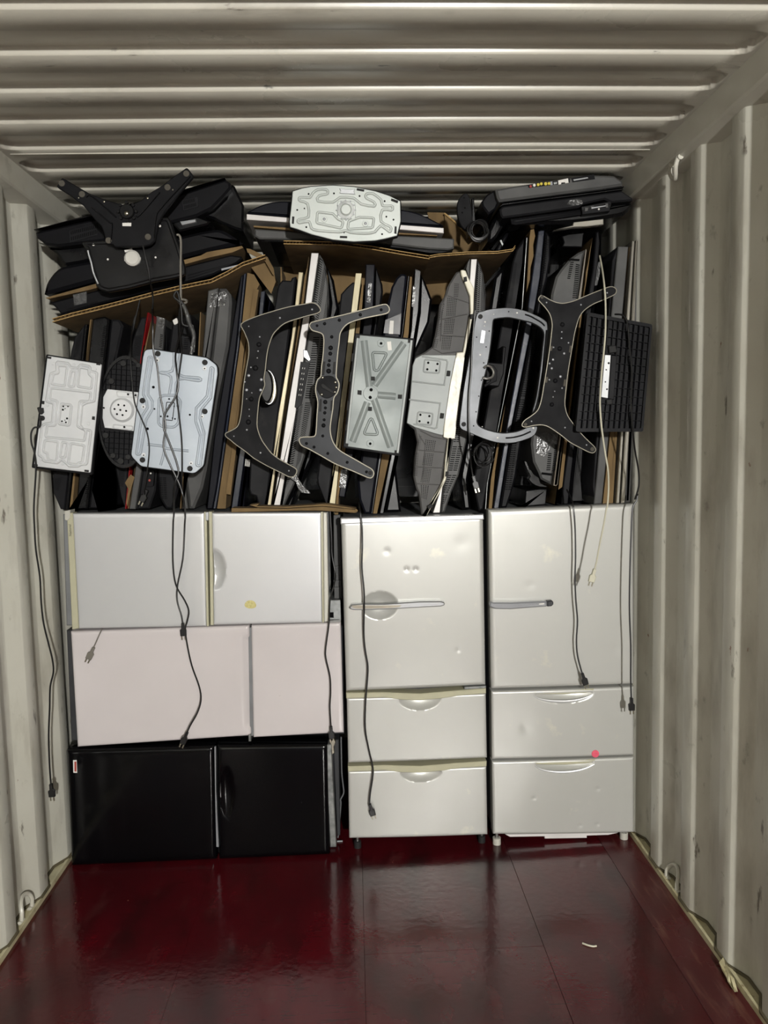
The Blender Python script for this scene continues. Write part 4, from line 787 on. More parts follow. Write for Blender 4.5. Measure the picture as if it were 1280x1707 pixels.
beads([[(0.116,2.02),(0.171,2.017),(0.136,1.954),(0.121,1.954)], [(0.106,1.785),(0.131,1.717),(0.076,1.72)]], Y6, p, ZINCG, 0.0105, 0.0042)
discs([(0.106,1.87,0.0272)], Y6, p, ZINCG, 0.005, 'stamped_boss', 24)
discs([(0.149,2.053,0.0139),(0.1,1.685,0.0139)], Y6, p, ZINCG, 0.003, 'screw_boss', 20)
holes([(0.108,1.883,0.0063),(0.104,1.855,0.0063)], Y6-0.005, p); holes([(0.149,2.052,0.0051),(0.1,1.684,0.0051)], Y6-0.003, p)
for q in ([(0.109,1.932),(0.123,1.931),(0.123,1.916),(0.108,1.918)], [(0.058,1.883),(0.073,1.881),(0.072,1.865),(0.057,1.867)], [(0.208,1.864),(0.223,1.863),(0.222,1.848),(0.207,1.849)], [(0.096,1.821),(0.11,1.82),(0.109,1.805),(0.095,1.806)], [(0.055,2.087),(0.072,2.085),(0.07,2.072),(0.054,2.074)], [(0.25,2.066),(0.269,2.064),(0.267,2.051),(0.248,2.053)], [(0.002,1.689),(0.019,1.686),(0.016,1.673),(0.001,1.676)], [(0.191,1.658),(0.21,1.655),(0.208,1.644),(0.19,1.647)]): obj('rubber_foot', G().prism(q, Y6-0.0045, Y6+0.001, 0.0006), RUBB, p)
for q in ([(0.041,2.019),(0.049,2.017),(0.044,1.988),(0.037,1.989)], [(0.033,1.951),(0.039,1.95),(0.033,1.914),(0.027,1.915)], [(0.019,1.846),(0.025,1.845),(0.022,1.809),(0.015,1.81)], [(0.011,1.759),(0.017,1.758),(0.014,1.734),(0.007,1.735)]): obj('edge_clip', G().prism(q, Y6+0.002, Y6+0.012, 0.001), RUBB, p)
obj('label', G().prism([(0.171,2.058),(0.186,2.059),(0.188,2.027),(0.174,2.026)], Y6-0.0008, Y6+0.001), PAPER, p)
c = [(0.083,1.884)][0]; neck(t, c[0], c[1], Y6+0.02, YT+0.02)
# 13 - rounded dark blue cover with label
t = tv('rounded dark blue television with a small white label above the grey stand plate', (-0.04, 0.3, 1.43))
slab('back_cover', [(0.269,2.347),(0.259,2.354),(0.244,2.356),(0.225,2.34),(0.204,2.304),(0.189,2.242),(0.168,2.123),(0.067,1.631),(0.05,1.532),(0.055,1.457),(0.075,1.398),(0.102,1.398),(0.142,1.629),(0.241,2.122)], BLUED, t, YT+0.004, 0.4, 0.008)
slab('bezel', [(0.271,2.346),(0.277,2.344),(0.247,2.122),(0.149,1.629),(0.108,1.398),(0.102,1.398),(0.14,1.629),(0.242,2.122)], PIANO, t, YT, 0.42, 0.001)
obj('glossy_strip', G().prism([(0.177,2.175),(0.243,2.2),(0.235,2.115),(0.168,2.122)], YT-0.0005, YT+0.01, 0.001), PIANO, t)
obj('label', G().prism([(0.196,2.171),(0.211,2.17),(0.207,2.118),(0.19,2.119)], YT-0.0016, YT+0.001), PAPER, t)
sheet('brown cardboard strip between the rounded blue television and the glossy one', [(0.279,2.344),(0.289,2.341),(0.271,2.121),(0.183,1.628),(0.127,1.398),(0.109,1.398),(0.15,1.629),(0.25,2.122)], YT+0.003)
# 14 - glossy
t = tv('glossy black television right of the brown strip, behind the long perforated one', (0.03, 0.3, 1.40))
slab('bezel', [(0.299,2.373),(0.324,2.364),(0.311,2.208),(0.211,1.652),(0.153,1.398),(0.136,1.398),(0.192,1.653),(0.28,2.135)], PIANO, t, YT, 0.42, 0.002)
slab('back_cover', [(0.328,2.363),(0.348,2.328),(0.373,2.261),(0.36,2.169),(0.303,2.05),(0.227,1.734),(0.212,1.584),(0.23,1.398),(0.224,1.398),(0.159,1.398),(0.215,1.652),(0.314,2.209)], PIANO, t, YT+0.05, 0.34, 0.01)
obj('tape', G().prism([(0.291,2.306),(0.302,2.303),(0.294,2.221),(0.284,2.224)], YT-0.001, YT+0.003), TAPE, t)
# 15 - long perforated set with cream front
t = tv('long grey perforated television with a cream front strip and grey steel plate', (0.15, 0.2, 1.40))
body = [(0.468,2.342),(0.452,2.338),(0.441,2.323),(0.419,2.288),(0.407,2.252),(0.385,2.217),(0.378,2.166),(0.365,2.101),(0.353,2.056),(0.326,2.037),(0.29,2.019),(0.274,1.986),(0.26,1.85),(0.247,1.761),(0.278,1.734),(0.288,1.685),(0.276,1.625),(0.27,1.552),(0.28,1.505),(0.291,1.478),(0.299,1.398),(0.315,1.398),(0.35,1.457),(0.384,1.523),(0.41,1.695),(0.478,2.035),(0.506,2.183),(0.506,2.247),(0.488,2.305)]
slab('back_cover', body, PERFG, t, 0.0, 0.05, 0.006)
slab('rear_housing', [(0.429,2.284),(0.418,2.258),(0.394,2.213),(0.38,2.108),(0.365,2.049),(0.304,2.011),(0.286,1.985),(0.27,1.852),(0.262,1.766),(0.289,1.738),(0.298,1.684),(0.282,1.55),(0.301,1.481),(0.314,1.461),(0.35,1.548),(0.373,1.696),(0.438,2.041),(0.461,2.192),(0.455,2.257)], DARKP2, t, 0.05, 0.24, 0.004)
P15 = 0.0
strip = [(0.465,2.34),(0.475,2.342),(0.486,2.338),(0.495,2.314),(0.518,2.271),(0.515,2.184),(0.499,2.098),(0.478,2.014),(0.455,1.858),(0.434,1.696),(0.414,1.692),(0.408,1.596),(0.398,1.536),(0.376,1.49),(0.348,1.445),(0.322,1.398),(0.309,1.398),(0.313,1.398),(0.342,1.464),(0.371,1.504),(0.389,1.546),(0.395,1.616),(0.407,1.695),(0.389,1.702),(0.39,1.736),(0.398,1.781),(0.419,1.911),(0.441,2.008),(0.446,2.029),(0.47,2.031),(0.481,2.085),(0.501,2.181),(0.499,2.242),(0.481,2.289),(0.467,2.321)]
slab('bezel', strip, IVORY, t, -0.022, 0.05, 0.003)
obj('tape', G().prism([(0.449,2.015),(0.476,2.008),(0.455,1.858),(0.434,1.697),(0.391,1.703),(0.399,1.781),(0.421,1.911),(0.442,2.005)], -0.0232, -0.02), TAPEW, t)
pl = obj('steel_plate', G().prism(rnd([(0.286,2.01),(0.312,2.023),(0.447,2.02),(0.434,1.97),(0.401,1.761),(0.39,1.709),(0.36,1.717),(0.281,1.743),(0.248,1.761),(0.262,1.849),(0.275,1.983)], 0.006), -0.010, 0.004, 0.002), ZINCL, t)
beads([[(0.323,2.005),(0.384,1.998),(0.378,1.951),(0.316,1.957)], [(0.293,1.803),(0.352,1.796),(0.344,1.751),(0.286,1.757)]], -0.010, pl, ZINCL, 0.006, 0.002)
beads([[(0.312,2.017),(0.407,2.001),(0.411,1.993),(0.397,1.905),(0.27,1.922)], [(0.259,1.852),(0.38,1.835),(0.365,1.741),(0.357,1.737),(0.274,1.757)]], -0.010, pl, ZINCL, 0.006, 0.002, False)
holes([(0.336,1.992,0.0046),(0.372,1.987,0.0046),(0.332,1.967,0.0046),(0.367,1.962,0.0046),(0.302,1.792,0.0046),(0.337,1.786,0.0046),(0.298,1.767,0.0046),(0.332,1.761,0.0046)], -0.0105, pl)
for q in ([(0.41,1.96),(0.421,1.958),(0.419,1.939),(0.407,1.94)], [(0.381,1.797),(0.394,1.795),(0.391,1.776),(0.378,1.777)], [(0.476,2.312),(0.488,2.315),(0.49,2.297),(0.478,2.294)], [(0.499,2.173),(0.512,2.173),(0.511,2.154),(0.498,2.154)], [(0.396,1.569),(0.408,1.568),(0.406,1.548),(0.394,1.549)], [(0.322,1.435),(0.341,1.444),(0.344,1.43),(0.326,1.421)]):
    obj('rubber_pad', G().prism(q, -0.0255, -0.008, 0.0006), RUBB, t)
for a, nu, nv in (([(0.443,2.296),(0.462,2.294),(0.458,2.241),(0.44,2.242)], 4, 8), ([(0.414,2.242),(0.454,2.235),(0.447,2.171),(0.409,2.171)], 6, 10), ([(0.39,2.217),(0.405,2.22),(0.394,2.159),(0.379,2.153)], 3, 8), ([(0.404,2.165),(0.445,2.161),(0.436,2.103),(0.397,2.101)], 6, 9), ([(0.377,2.14),(0.391,2.146),(0.381,2.095),(0.369,2.088)], 3, 6), ([(0.393,2.094),(0.433,2.094),(0.424,2.042),(0.388,2.043)], 6, 8), ([(0.363,2.085),(0.38,2.085),(0.371,2.05),(0.353,2.05)], 3, 5),
                  ([(0.294,1.711),(0.307,1.711),(0.298,1.658),(0.288,1.658)], 3, 9), ([(0.32,1.697),(0.364,1.69),(0.356,1.65),(0.314,1.654)], 6, 6), ([(0.313,1.644),(0.354,1.64),(0.345,1.59),(0.305,1.595)], 6, 8), ([(0.308,1.585),(0.344,1.58),(0.334,1.524),(0.297,1.528)], 6, 9), ([(0.297,1.518),(0.334,1.514),(0.323,1.457),(0.3,1.465)], 4, 9), ([(0.277,1.645),(0.293,1.645),(0.286,1.552),(0.271,1.552)], 3, 14)):
    vent(a, nu, nv, 0.45, 0.5, 0.0, t)
g = G()
for pp in ([(0.418,2.248),(0.502,2.218)], [(0.394,2.159),(0.493,2.177)], [(0.387,2.098),(0.483,2.09)], [(0.353,2.05),(0.392,2.028),(0.472,2.035)], [(0.301,1.731),(0.347,1.706),(0.408,1.692)], [(0.29,1.655),(0.41,1.641)], [(0.278,1.589),(0.4,1.581)], [(0.28,1.522),(0.371,1.516)], [(0.294,1.718),(0.32,1.674),(0.307,1.525)], [(0.419,2.283),(0.395,2.204),(0.386,2.075)]): g.ridge(pp, 0.0, 0.004, 0.002)
stuff(obj('moulded_ribs', g, PERFG, t))
# 16 - white bezel behind it
t = tv('television with white bezel and grey slotted back peeking out behind the long perforated one', (0.24, 0.3, 1.40))
slab('bezel', [(0.519,2.408),(0.544,2.407),(0.535,2.317),(0.525,2.199),(0.391,1.485),(0.381,1.398),(0.351,1.398),(0.384,1.492),(0.502,2.186)], WPLAST, t, 0.06, 0.4, 0.0015)
slab('back_cover', [(0.548,2.406),(0.56,2.377),(0.57,2.345),(0.579,2.266),(0.577,2.2),(0.546,2.015),(0.494,1.68),(0.462,1.551),(0.433,1.484),(0.402,1.398),(0.385,1.398),(0.394,1.485),(0.53,2.201),(0.539,2.319)], GREYP, t, 0.07, 0.36, 0.006)
slab('side_strip', [(0.517,2.406),(0.506,2.389),(0.499,2.363),(0.504,2.343),(0.512,2.317)], GREYP, t, 0.065, 0.2, 0.001)
for a in ([(0.545,2.384),(0.561,2.364),(0.551,2.187),(0.531,2.188)], [(0.562,2.358),(0.576,2.259),(0.57,2.187),(0.554,2.187)], [(0.518,2.109),(0.537,2.108),(0.497,1.896),(0.476,1.896)] if False else [(0.527,2.168),(0.546,2.168),(0.492,1.883),(0.474,1.883)], [(0.471,1.843),(0.493,1.842),(0.463,1.681),(0.439,1.681)], [(0.436,1.668),(0.48,1.667),(0.455,1.565),(0.417,1.566)], [(0.414,1.553),(0.455,1.552),(0.416,1.477),(0.395,1.478)], [(0.396,1.471),(0.416,1.47),(0.402,1.436),(0.391,1.43)]): vent(a, 2 if abs(a[0][0]-a[1][0]) > 0.015 else 1, int(abs(a[0][1]-a[3][1])/0.0085)+1, 0.8, 0.42, 0.07, t)
# 17 - deep black one with ports
t = tv('deep black television filling the gap left of the perforated strip one', (0.33, 0.35, 1.40))
slab('back_cover', [(0.668,2.383),(0.65,2.373),(0.63,2.348),(0.612,2.243),(0.593,2.102),(0.547,1.888),(0.476,1.526),(0.49,1.398),(0.525,1.398),(0.513,1.525),(0.648,2.228),(0.671,2.362)], PIANO, t, 0.16, 0.3, 0.01)
holes([(0.639,2.267,0.0022),(0.645,2.257,0.0022),(0.652,2.269,0.0022),(0.661,2.285,0.0022),(0.651,2.243,0.0022),(0.642,2.348,0.0022),(0.656,2.313,0.0022)], 0.16, t)
# 18 - perforated strip
t = tv('charcoal television with two perforated patches beside the wavy cardboard', (0.43, 0.3, 1.40))
slab('back_cover', [(0.739,2.49),(0.728,2.469),(0.707,2.44),(0.691,2.393),(0.661,2.23),(0.641,2.133),(0.57,1.756),(0.53,1.55),(0.518,1.529),(0.545,1.398),(0.563,1.405),(0.589,1.541),(0.723,2.215)], DARKP2, t, YT+0.004, 0.4, 0.005)
slab('bezel', [(0.743,2.493),(0.752,2.49),(0.731,2.215),(0.586,1.52),(0.574,1.406),(0.564,1.405),(0.592,1.541),(0.726,2.215)], DARKP, t, YT, 0.42, 0.002)
obj('edge_trim', G().prism([(0.746,2.486),(0.75,2.485),(0.729,2.214),(0.582,1.52),(0.573,1.406),(0.57,1.405),(0.579,1.513),(0.726,2.214)], YT-0.003, YT+0.01, 0.0005), GALV, t)
vent([(0.693,2.395),(0.711,2.392),(0.687,2.23),(0.669,2.232)], 4, 26, 0.55, 0.55, YT+0.004, t); vent([(0.562,1.606),(0.583,1.602),(0.56,1.47),(0.539,1.474)], 4, 22, 0.55, 0.55, YT+0.004, t)
Y8 = -0.09
out = smooth([(0.517,2.161),(0.536,2.17),(0.569,2.178),(0.63,2.182),(0.67,2.177),(0.703,2.168),(0.73,2.157),(0.757,2.144),(0.778,2.129),(0.788,2.114),(0.789,2.091),(0.783,2.052),(0.775,1.96),(0.766,1.86),(0.754,1.821),(0.738,1.781),(0.743,1.741),(0.736,1.711),(0.718,1.696),(0.687,1.685),(0.653,1.677),(0.619,1.676),(0.585,1.68),(0.548,1.691),(0.511,1.706),(0.481,1.72),(0.454,1.732),(0.446,1.747),(0.448,1.774),(0.456,1.833),(0.466,1.899),(0.484,1.991),(0.498,2.07),(0.505,2.109)], 4)
inn = smooth([(0.578,2.139),(0.592,2.144),(0.611,2.146),(0.636,2.147),(0.666,2.141),(0.696,2.134),(0.72,2.128),(0.743,2.117),(0.76,2.105),(0.769,2.09),(0.77,2.072),(0.766,2.039),(0.757,1.96),(0.746,1.881),(0.737,1.834),(0.727,1.801),(0.72,1.768),(0.711,1.741),(0.691,1.727),(0.66,1.717),(0.633,1.714),(0.613,1.713),(0.585,1.717),(0.552,1.726),(0.531,1.735),(0.517,1.744),(0.511,1.758),(0.514,1.779),(0.522,1.832),(0.533,1.898),(0.548,1.951),(0.561,2.01),(0.57,2.075),(0.574,2.114)], 4)
p = obj('stand_base', G().ring(ccw(out), ccw(inn), Y8, Y8+0.014), RINGG, t)
obj('inner_rim', G().tube([(x, Y8, z) for x, z in inn], 0.0025, 5, True), BASEB, p)
obj('outer_rim', G().tube([(x, Y8+0.003, z) for x, z in out], 0.003, 5, True), BASEB, p)
discs([(0.528,2.152,0.0087),(0.46,1.75,0.0087)], Y8, p); discs([(0.668,2.164,0.0034),(0.546,2.132,0.0034),(0.543,2.118,0.0020),(0.526,2.01,0.0034),(0.59,1.696,0.0034),(0.728,1.73,0.0040),(0.531,1.739,0.0020),(0.579,2.16,0.0020)], Y8, p, PAPER, 0.001, 'clip_dot')
holes([(0.561,2.098,0.0027),(0.513,2.076,0.0027),(0.549,2.039,0.0027),(0.539,1.98,0.0027),(0.53,1.915,0.0027),(0.519,1.855,0.0027),(0.508,1.796,0.0027),(0.498,1.743,0.0027),(0.494,1.965,0.0020),(0.636,2.169,0.0027)], Y8, p)
for path in ([(0.698,2.158),(0.72,2.15),(0.74,2.139),(0.76,2.127),(0.773,2.114)], [(0.621,1.694),(0.653,1.696),(0.687,1.704),(0.718,1.717)], [(0.78,2.098),(0.77,1.999),(0.761,1.9),(0.75,1.827)],):
    obj('rib', G().ridge(smooth(path, 3, False), Y8, 0.006, 0.004), BASEB, p)
obj('label', G().prism([(0.533,2.102),(0.547,2.098),(0.54,2.053),(0.526,2.055)], Y8-0.0006, Y8+0.001), HANDG, p)
obj('cable_hook', G().tube(smooth([(0.539,-0.1,1.96),(0.551,-0.1,1.968),(0.566,-0.1,1.961),(0.575,-0.1,1.943),(0.569,-0.1,1.926),(0.552,-0.1,1.92),(0.533,-0.1,1.924)], 4, False), 0.005, 8), SCREW, p)
obj('hook_bracket', G().prism([(0.556,1.98),(0.583,1.973),(0.597,1.953),(0.594,1.913),(0.576,1.906),(0.548,1.89),(0.545,1.9),(0.569,1.913),(0.576,1.946),(0.558,1.965)], -0.06, -0.03, 0.002), BASEB, p)
obj('stand_neck', G().prism([(0.556,1.987),(0.615,1.982),(0.621,2.047),(0.633,2.043),(0.623,1.939),(0.604,1.892),(0.552,1.898)], -0.05, YT+0.02, 0.004), DARKP, t)
sheet('wavy edged brown cardboard beside the slate blue bezel', [(0.765,2.49),(0.769,2.515),(0.775,2.516),(0.779,2.495),(0.771,2.461),(0.772,2.417),(0.76,2.373),(0.757,2.325),(0.745,2.284),(0.739,2.215),(0.72,2.16),(0.681,1.993),(0.641,1.754),(0.61,1.562),(0.595,1.406),(0.592,1.406),(0.59,1.406),(0.601,1.527),(0.632,1.69),(0.696,1.986),(0.748,2.215)], YT+0.006, ins=0.0042)
# 19 - slate blue bezel
t = tv('television with a slate blue glossy bezel and black slotted back', (0.55, 0.3, 1.40))
slab('bezel', [(0.792,2.51),(0.804,2.514),(0.819,2.513),(0.8,2.329),(0.763,2.13),(0.681,1.739),(0.626,1.407),(0.624,1.407),(0.602,1.406),(0.663,1.754),(0.741,2.158)], SLATE, t, YT-0.008, 0.42, 0.003)
slab('back_cover', [(0.824,2.513),(0.839,2.502),(0.846,2.488),(0.845,2.399),(0.83,2.317),(0.815,2.269),(0.794,2.131),(0.701,1.538),(0.684,1.474),(0.661,1.408),(0.63,1.407),(0.686,1.739),(0.769,2.131),(0.805,2.331)], DARKP, t, YT, 0.4, 0.008)
for a in ([(0.822,2.481),(0.838,2.481),(0.822,2.345),(0.804,2.345)], [(0.799,2.307),(0.815,2.303),(0.806,2.269),(0.791,2.269)], [(0.773,2.131),(0.79,2.131),(0.767,2.006),(0.745,2.006)], [(0.742,1.999),(0.765,1.999),(0.739,1.858),(0.716,1.859)], [(0.713,1.852),(0.737,1.851),(0.713,1.717),(0.688,1.718)], [(0.683,1.675),(0.704,1.675),(0.679,1.481),(0.65,1.482)]): vent(a, 2, int(abs(a[0][1]-a[3][1])/0.0085), 0.8, 0.42, YT, t)
# 20 - grey-brown vented
t = tv('grey television with two tall vents and a beige bezel behind the four armed stand', (0.68, 0.3, 1.41))
slab('back_cover', [(0.988,2.441),(0.958,2.429),(0.924,2.406),(0.887,2.364),(0.866,2.334),(0.848,2.268),(0.834,2.13),(0.771,1.751),(0.762,1.666),(0.771,1.594),(0.792,1.551),(0.803,1.522),(0.847,1.499),(0.865,1.607),(0.916,1.947),(0.978,2.404)], GREYP, t, YT+0.004, 0.4, 0.008)
slab('bezel', [(0.984,2.441),(0.99,2.438),(0.96,2.246),(0.923,1.947),(0.872,1.5),(0.865,1.493),(0.852,1.495),(0.865,1.592),(0.952,2.184)], BEIGE, t, YT-0.004, 0.42, 0.003)
vent([(0.924,2.394),(0.94,2.393),(0.924,2.323),(0.911,2.324)], 1, 9, 0.9, 0.5, YT+0.004, t); vent([(0.946,2.385),(0.964,2.381),(0.953,2.247),(0.931,2.247)], 1, 18, 0.85, 0.5, YT+0.004, t); vent([(0.921,2.406),(0.963,2.402),(0.96,2.393),(0.918,2.396)], 1, 1, 1, 0.9, YT+0.004, t)
vent([(0.833,1.632),(0.848,1.63),(0.843,1.557),(0.824,1.557)], 1, 9, 0.9, 0.5, YT+0.004, t); vent([(0.858,1.664),(0.872,1.664),(0.865,1.552),(0.848,1.553)], 1, 15, 0.85, 0.5, YT+0.004, t); vent([(0.806,1.552),(0.85,1.546),(0.849,1.535),(0.804,1.542)], 1, 1, 1, 0.9, YT+0.004, t)
obj('tape', G().prism([(0.792,1.715),(0.876,1.71),(0.868,1.664),(0.854,1.671),(0.836,1.643),(0.814,1.615),(0.781,1.63),(0.786,1.68)], YT+0.001, YT+0.008), TAPE, t)
obj('cable_hook', G().prism(smooth([(0.726,1.599),(0.737,1.596),(0.748,1.567),(0.755,1.563),(0.766,1.545),(0.787,1.53),(0.793,1.509),(0.823,1.493),(0.787,1.494),(0.758,1.509),(0.745,1.528),(0.751,1.538),(0.737,1.567)], 2), 0.06, YT+0.01, 0.002), PIANO, t)
Y9 = -0.15
o9 = smooth([(0.734,2.2),(0.738,2.211),(0.747,2.217),(0.765,2.208),(0.781,2.199),(0.801,2.191),(0.824,2.187),(0.847,2.19),(0.87,2.196),(0.903,2.209),(0.939,2.223),(0.972,2.235),(1.004,2.245),(1.022,2.24),(1.028,2.229),(1.022,2.216),(1.005,2.207),(0.976,2.195),(0.945,2.183),(0.92,2.169),(0.9,2.152),(0.888,2.133),(0.88,2.11),(0.872,2.081),(0.866,2.049),(0.857,1.998),(0.847,1.939),(0.839,1.875),(0.834,1.823),(0.838,1.793),(0.847,1.769),(0.866,1.742),(0.887,1.715),(0.917,1.683),(0.946,1.655),(0.952,1.641),(0.944,1.631),(0.928,1.632),(0.894,1.649),(0.854,1.671),(0.824,1.695),(0.794,1.717),(0.77,1.732),(0.747,1.739),(0.717,1.738),(0.69,1.733),(0.675,1.734),(0.67,1.743),(0.681,1.759),(0.704,1.774),(0.726,1.791),(0.737,1.811),(0.746,1.844),(0.755,1.896),(0.766,1.96),(0.776,2.025),(0.783,2.083),(0.785,2.108),(0.781,2.134),(0.773,2.153),(0.758,2.173),(0.745,2.187)], 3)
p = obj('stand_base', G().prism(o9, Y9, Y9+0.012, 0.002), BASEB, t)
obj('edge_trim', G().tube([(x, Y9+0.001, z) for x, z in inset(ccw(o9), 0.001)], 0.0021, 5, True), RIMC, p)
screws([(0.824,2.109,0.0092),(0.814,2.021,0.0092),(0.797,1.903,0.0092),(0.784,1.815,0.0085)], Y9, p, BASEB, 0.005)
screws([(0.765,2.19,0.0033),(0.992,2.222,0.0033),(0.894,2.18,0.0033),(0.822,2.082,0.0033),(0.821,2.059,0.0033),(0.847,2.042,0.0033),(0.791,2.026,0.0033),(0.831,2.003,0.0046),(0.789,1.981,0.0046),(0.776,1.967,0.0039),(0.784,1.949,0.0046),(0.817,1.918,0.0053),(0.775,1.907,0.0033),(0.823,1.875,0.0033),(0.795,1.864,0.0026),(0.789,1.843,0.0026),(0.707,1.754,0.0033),(0.834,1.728,0.0033),(0.916,1.661,0.0033)], Y9, p, HANDG, 0.001)
discs([(0.938,1.645,0.0079),(0.748,2.21,0.0066),(0.684,1.743,0.0066)], Y9, p, RUBG, 0.002)
for q in ([(0.781,2.031),(0.789,2.031),(0.784,2.013),(0.776,2.014)], [(0.852,2.031),(0.86,2.03),(0.857,2.005),(0.848,2.007)], [(0.762,1.918),(0.77,1.917),(0.766,1.896),(0.758,1.897)], [(0.83,1.907),(0.839,1.907),(0.835,1.881),(0.827,1.883)]): obj('rubber_pad', G().prism(q, Y9-0.0015, Y9+0.001, 0.0004), RUBG, p)
c = [(0.811,1.973)][0]; neck(t, c[0], c[1], Y9+0.012, YT+0.02)
# 21 - another dark cover behind, seen at top and foot
t = tv('dark television behind the grey vented one, its glossy corner showing above it', (0.74, 0.35, 1.41))
slab('back_cover', [(0.899,2.503),(0.927,2.511),(0.996,2.519),(0.991,2.504),(0.986,2.455),(0.899,2.458),(0.907,2.477)] , PIANO, t, 0.13, 0.3, 0.004)
slab('lower_cover', [(0.747,1.477),(0.809,1.483),(0.84,1.481),(0.833,1.413),(0.735,1.41),(0.741,1.41)], PIANO, t, 0.13, 0.3, 0.004)
sheet('brown wavy cardboard edge right of the beige bezel', [(1.012,2.494),(1.019,2.487),(1.015,2.465),(1.006,2.428),(1.001,2.39),(0.992,2.349),(0.989,2.308),(0.982,2.267),(0.97,2.184),(0.929,1.876),(0.903,1.67),(0.881,1.52),(0.871,1.414),(0.863,1.414),(0.855,1.414),(0.871,1.48),(0.887,1.491),(0.937,1.946),(0.976,2.246),(1.003,2.438)], YT+0.004, ins=0.0040)
# 22 - black with tape
t = tv('black television with shiny clear tape right of the wavy cardboard edge', (0.82, 0.3, 1.41))
slab('bezel', [(1.027,2.506),(1.04,2.51),(1.045,2.465),(1.038,2.39),(1.009,2.183),(0.952,1.733),(0.927,1.519),(0.916,1.416),(0.885,1.415),(0.896,1.519),(0.918,1.67),(0.982,2.183),(1.014,2.363)], DARKP, t, YT, 0.42, 0.004)
slab('back_cover', [(1.061,2.424),(1.068,2.428),(1.07,2.389),(1.045,2.187),(1.001,1.711),(0.989,1.516),(0.987,1.418),(0.988,1.418),(0.931,1.416),(0.939,1.517),(0.964,1.734),(1.022,2.188),(1.052,2.397)], PIANO, t, 0.13, 0.34, 0.01)
obj('tape', G().prism([(1.036,2.393),(1.055,2.396),(1.052,2.346),(1.042,2.304),(1.029,2.301)], 0.118, 0.135), TAPE, t)
# 23 - charcoal pair with gold cardboard
t = tv('charcoal television with fine edge slots left of the gold cardboard', (0.98, 0.2, 1.41))
slab('bezel', [(1.099,2.438),(1.142,2.436),(1.119,2.163),(1.068,1.702),(1.04,1.419),(1.005,1.418),(1.017,1.533),(1.064,2.078),(1.088,2.33)], GREYP, t, 0.04, 0.42, 0.003)
slab('back_cover', [(1.1,2.435),(1.091,2.417),(1.079,2.385),(1.062,2.148),(1.019,1.703),(1.002,1.497),(1.013,1.418),(1.017,1.518),(1.065,2.079),(1.089,2.332)], DARKP2, t, 0.05, 0.38, 0.003)
vent([(1.084,2.387),(1.096,2.393),(1.074,2.196),(1.066,2.196)], 1, 30, 0.7, 0.4, 0.05, t)
vent([(1.025,1.696),(1.037,1.695),(1.02,1.518),(1.01,1.519)], 1, 26, 0.7, 0.4, 0.05, t)
Y10 = -0.19
q10 = [(0.905,2.146),(1.147,2.098),(1.116,1.706),(0.862,1.711)]
p = obj('stand_base', G().prism(rnd(q10, 0.008), Y10+0.010, Y10+0.02, 0.001), DARKP, t)
fr = rnd(q10, 0.01); fi = rnd([bil(q10, 0.035, 0.03), bil(q10, 0.968, 0.03), bil(q10, 0.965, 0.97), bil(q10, 0.035, 0.97)], 0.006)
obj('rim', G().ring(ccw(fr), ccw(fi), Y10-0.002, Y10+0.02), DARKP, p)
g = G()
for i in range(1, 12):
    u = 0.02+i*0.96/12; 
    if 5 <= i <= 5: g.ridge([bil(q10, u, 0.03), bil(q10, u, 0.33)], Y10+0.010, 0.006, 0.010); g.ridge([bil(q10, u, 0.72), bil(q10, u, 0.97)], Y10+0.010, 0.006, 0.010)
    else: g.ridge([bil(q10, u, 0.03), bil(q10, u, 0.97)], Y10+0.010, 0.011, 0.010)
for j in range(1, 13):
    v = 0.03+j*0.94/13
    g.ridge([bil(q10, 0.03, v), bil(q10, 0.97, v)], Y10+0.010, 0.0035, 0.0115)
stuff(obj('ribs', g, DARKP, p))
br = obj('steel_bracket', G().prism([(0.97,1.99),(0.992,1.989),(0.982,1.832),(0.957,1.837)], Y10-0.004, Y10+0.008, 0.001), ZINC, p)
holes([(0.984,1.96,0.0039),(0.975,1.936,0.0026),(0.972,1.892,0.0026),(0.978,1.865,0.0032)], Y10-0.0045, p)
obj('bracket_tray', G().prism([(0.995,1.989),(1.015,1.986),(1.005,1.826),(0.984,1.83)], Y10-0.003, Y10+0.008, 0.002), DARKP2, p)
obj('latch', G().prism([(0.983,2.021),(1.009,2.024),(1.014,1.999),(0.986,1.996)], Y10-0.008, Y10+0.006, 0.002), RUBB, p)
obj('latch', G().prism([(0.976,1.827),(0.997,1.829),(0.998,1.81),(0.978,1.807)], Y10-0.006, Y10+0.006, 0.002), RUBB, p)
c = [(1.006,1.92)][0]; neck(t, c[0], c[1], Y10+0.02, 0.06)
sheet('gold brown cardboard between the charcoal and the silver railed televisions', [(1.144,2.431),(1.147,2.438),(1.12,2.163),(1.103,1.701),(1.087,1.42),(1.075,1.42),(1.043,1.419),(1.072,1.702),(1.121,2.163)], 0.045, 0.36, CARD)
# 24 - silver rails by the right wall
t = tv('television with two silver rails along its edge, nearest the right wall', (1.07, 0.2, 1.41))
slab('bezel', [(1.148,2.454),(1.159,2.451),(1.138,2.074),(1.12,1.7),(1.105,1.421),(1.091,1.421),(1.108,1.701),(1.122,2.074)], ALUB, t, 0.02, 0.42, 0.003)
slab('bezel_rail', [(1.161,2.455),(1.17,2.451),(1.158,2.074),(1.141,1.7),(1.124,1.422),(1.108,1.421),(1.123,1.7),(1.142,2.074)], ALUB, t, 0.012, 0.42, 0.004)
slab('back_cover', [(1.17,2.447),(1.17,2.439),(1.17,2.419),(1.17,2.345),(1.17,2.114),(1.165,1.699),(1.154,1.422),(1.127,1.422),(1.144,1.7),(1.16,2.073)], GREYP, t, 0.03, 0.38, 0.008)
t = tv('thin black television edge-on in the top right corner against the wall', (1.12, 0.3, 1.41))
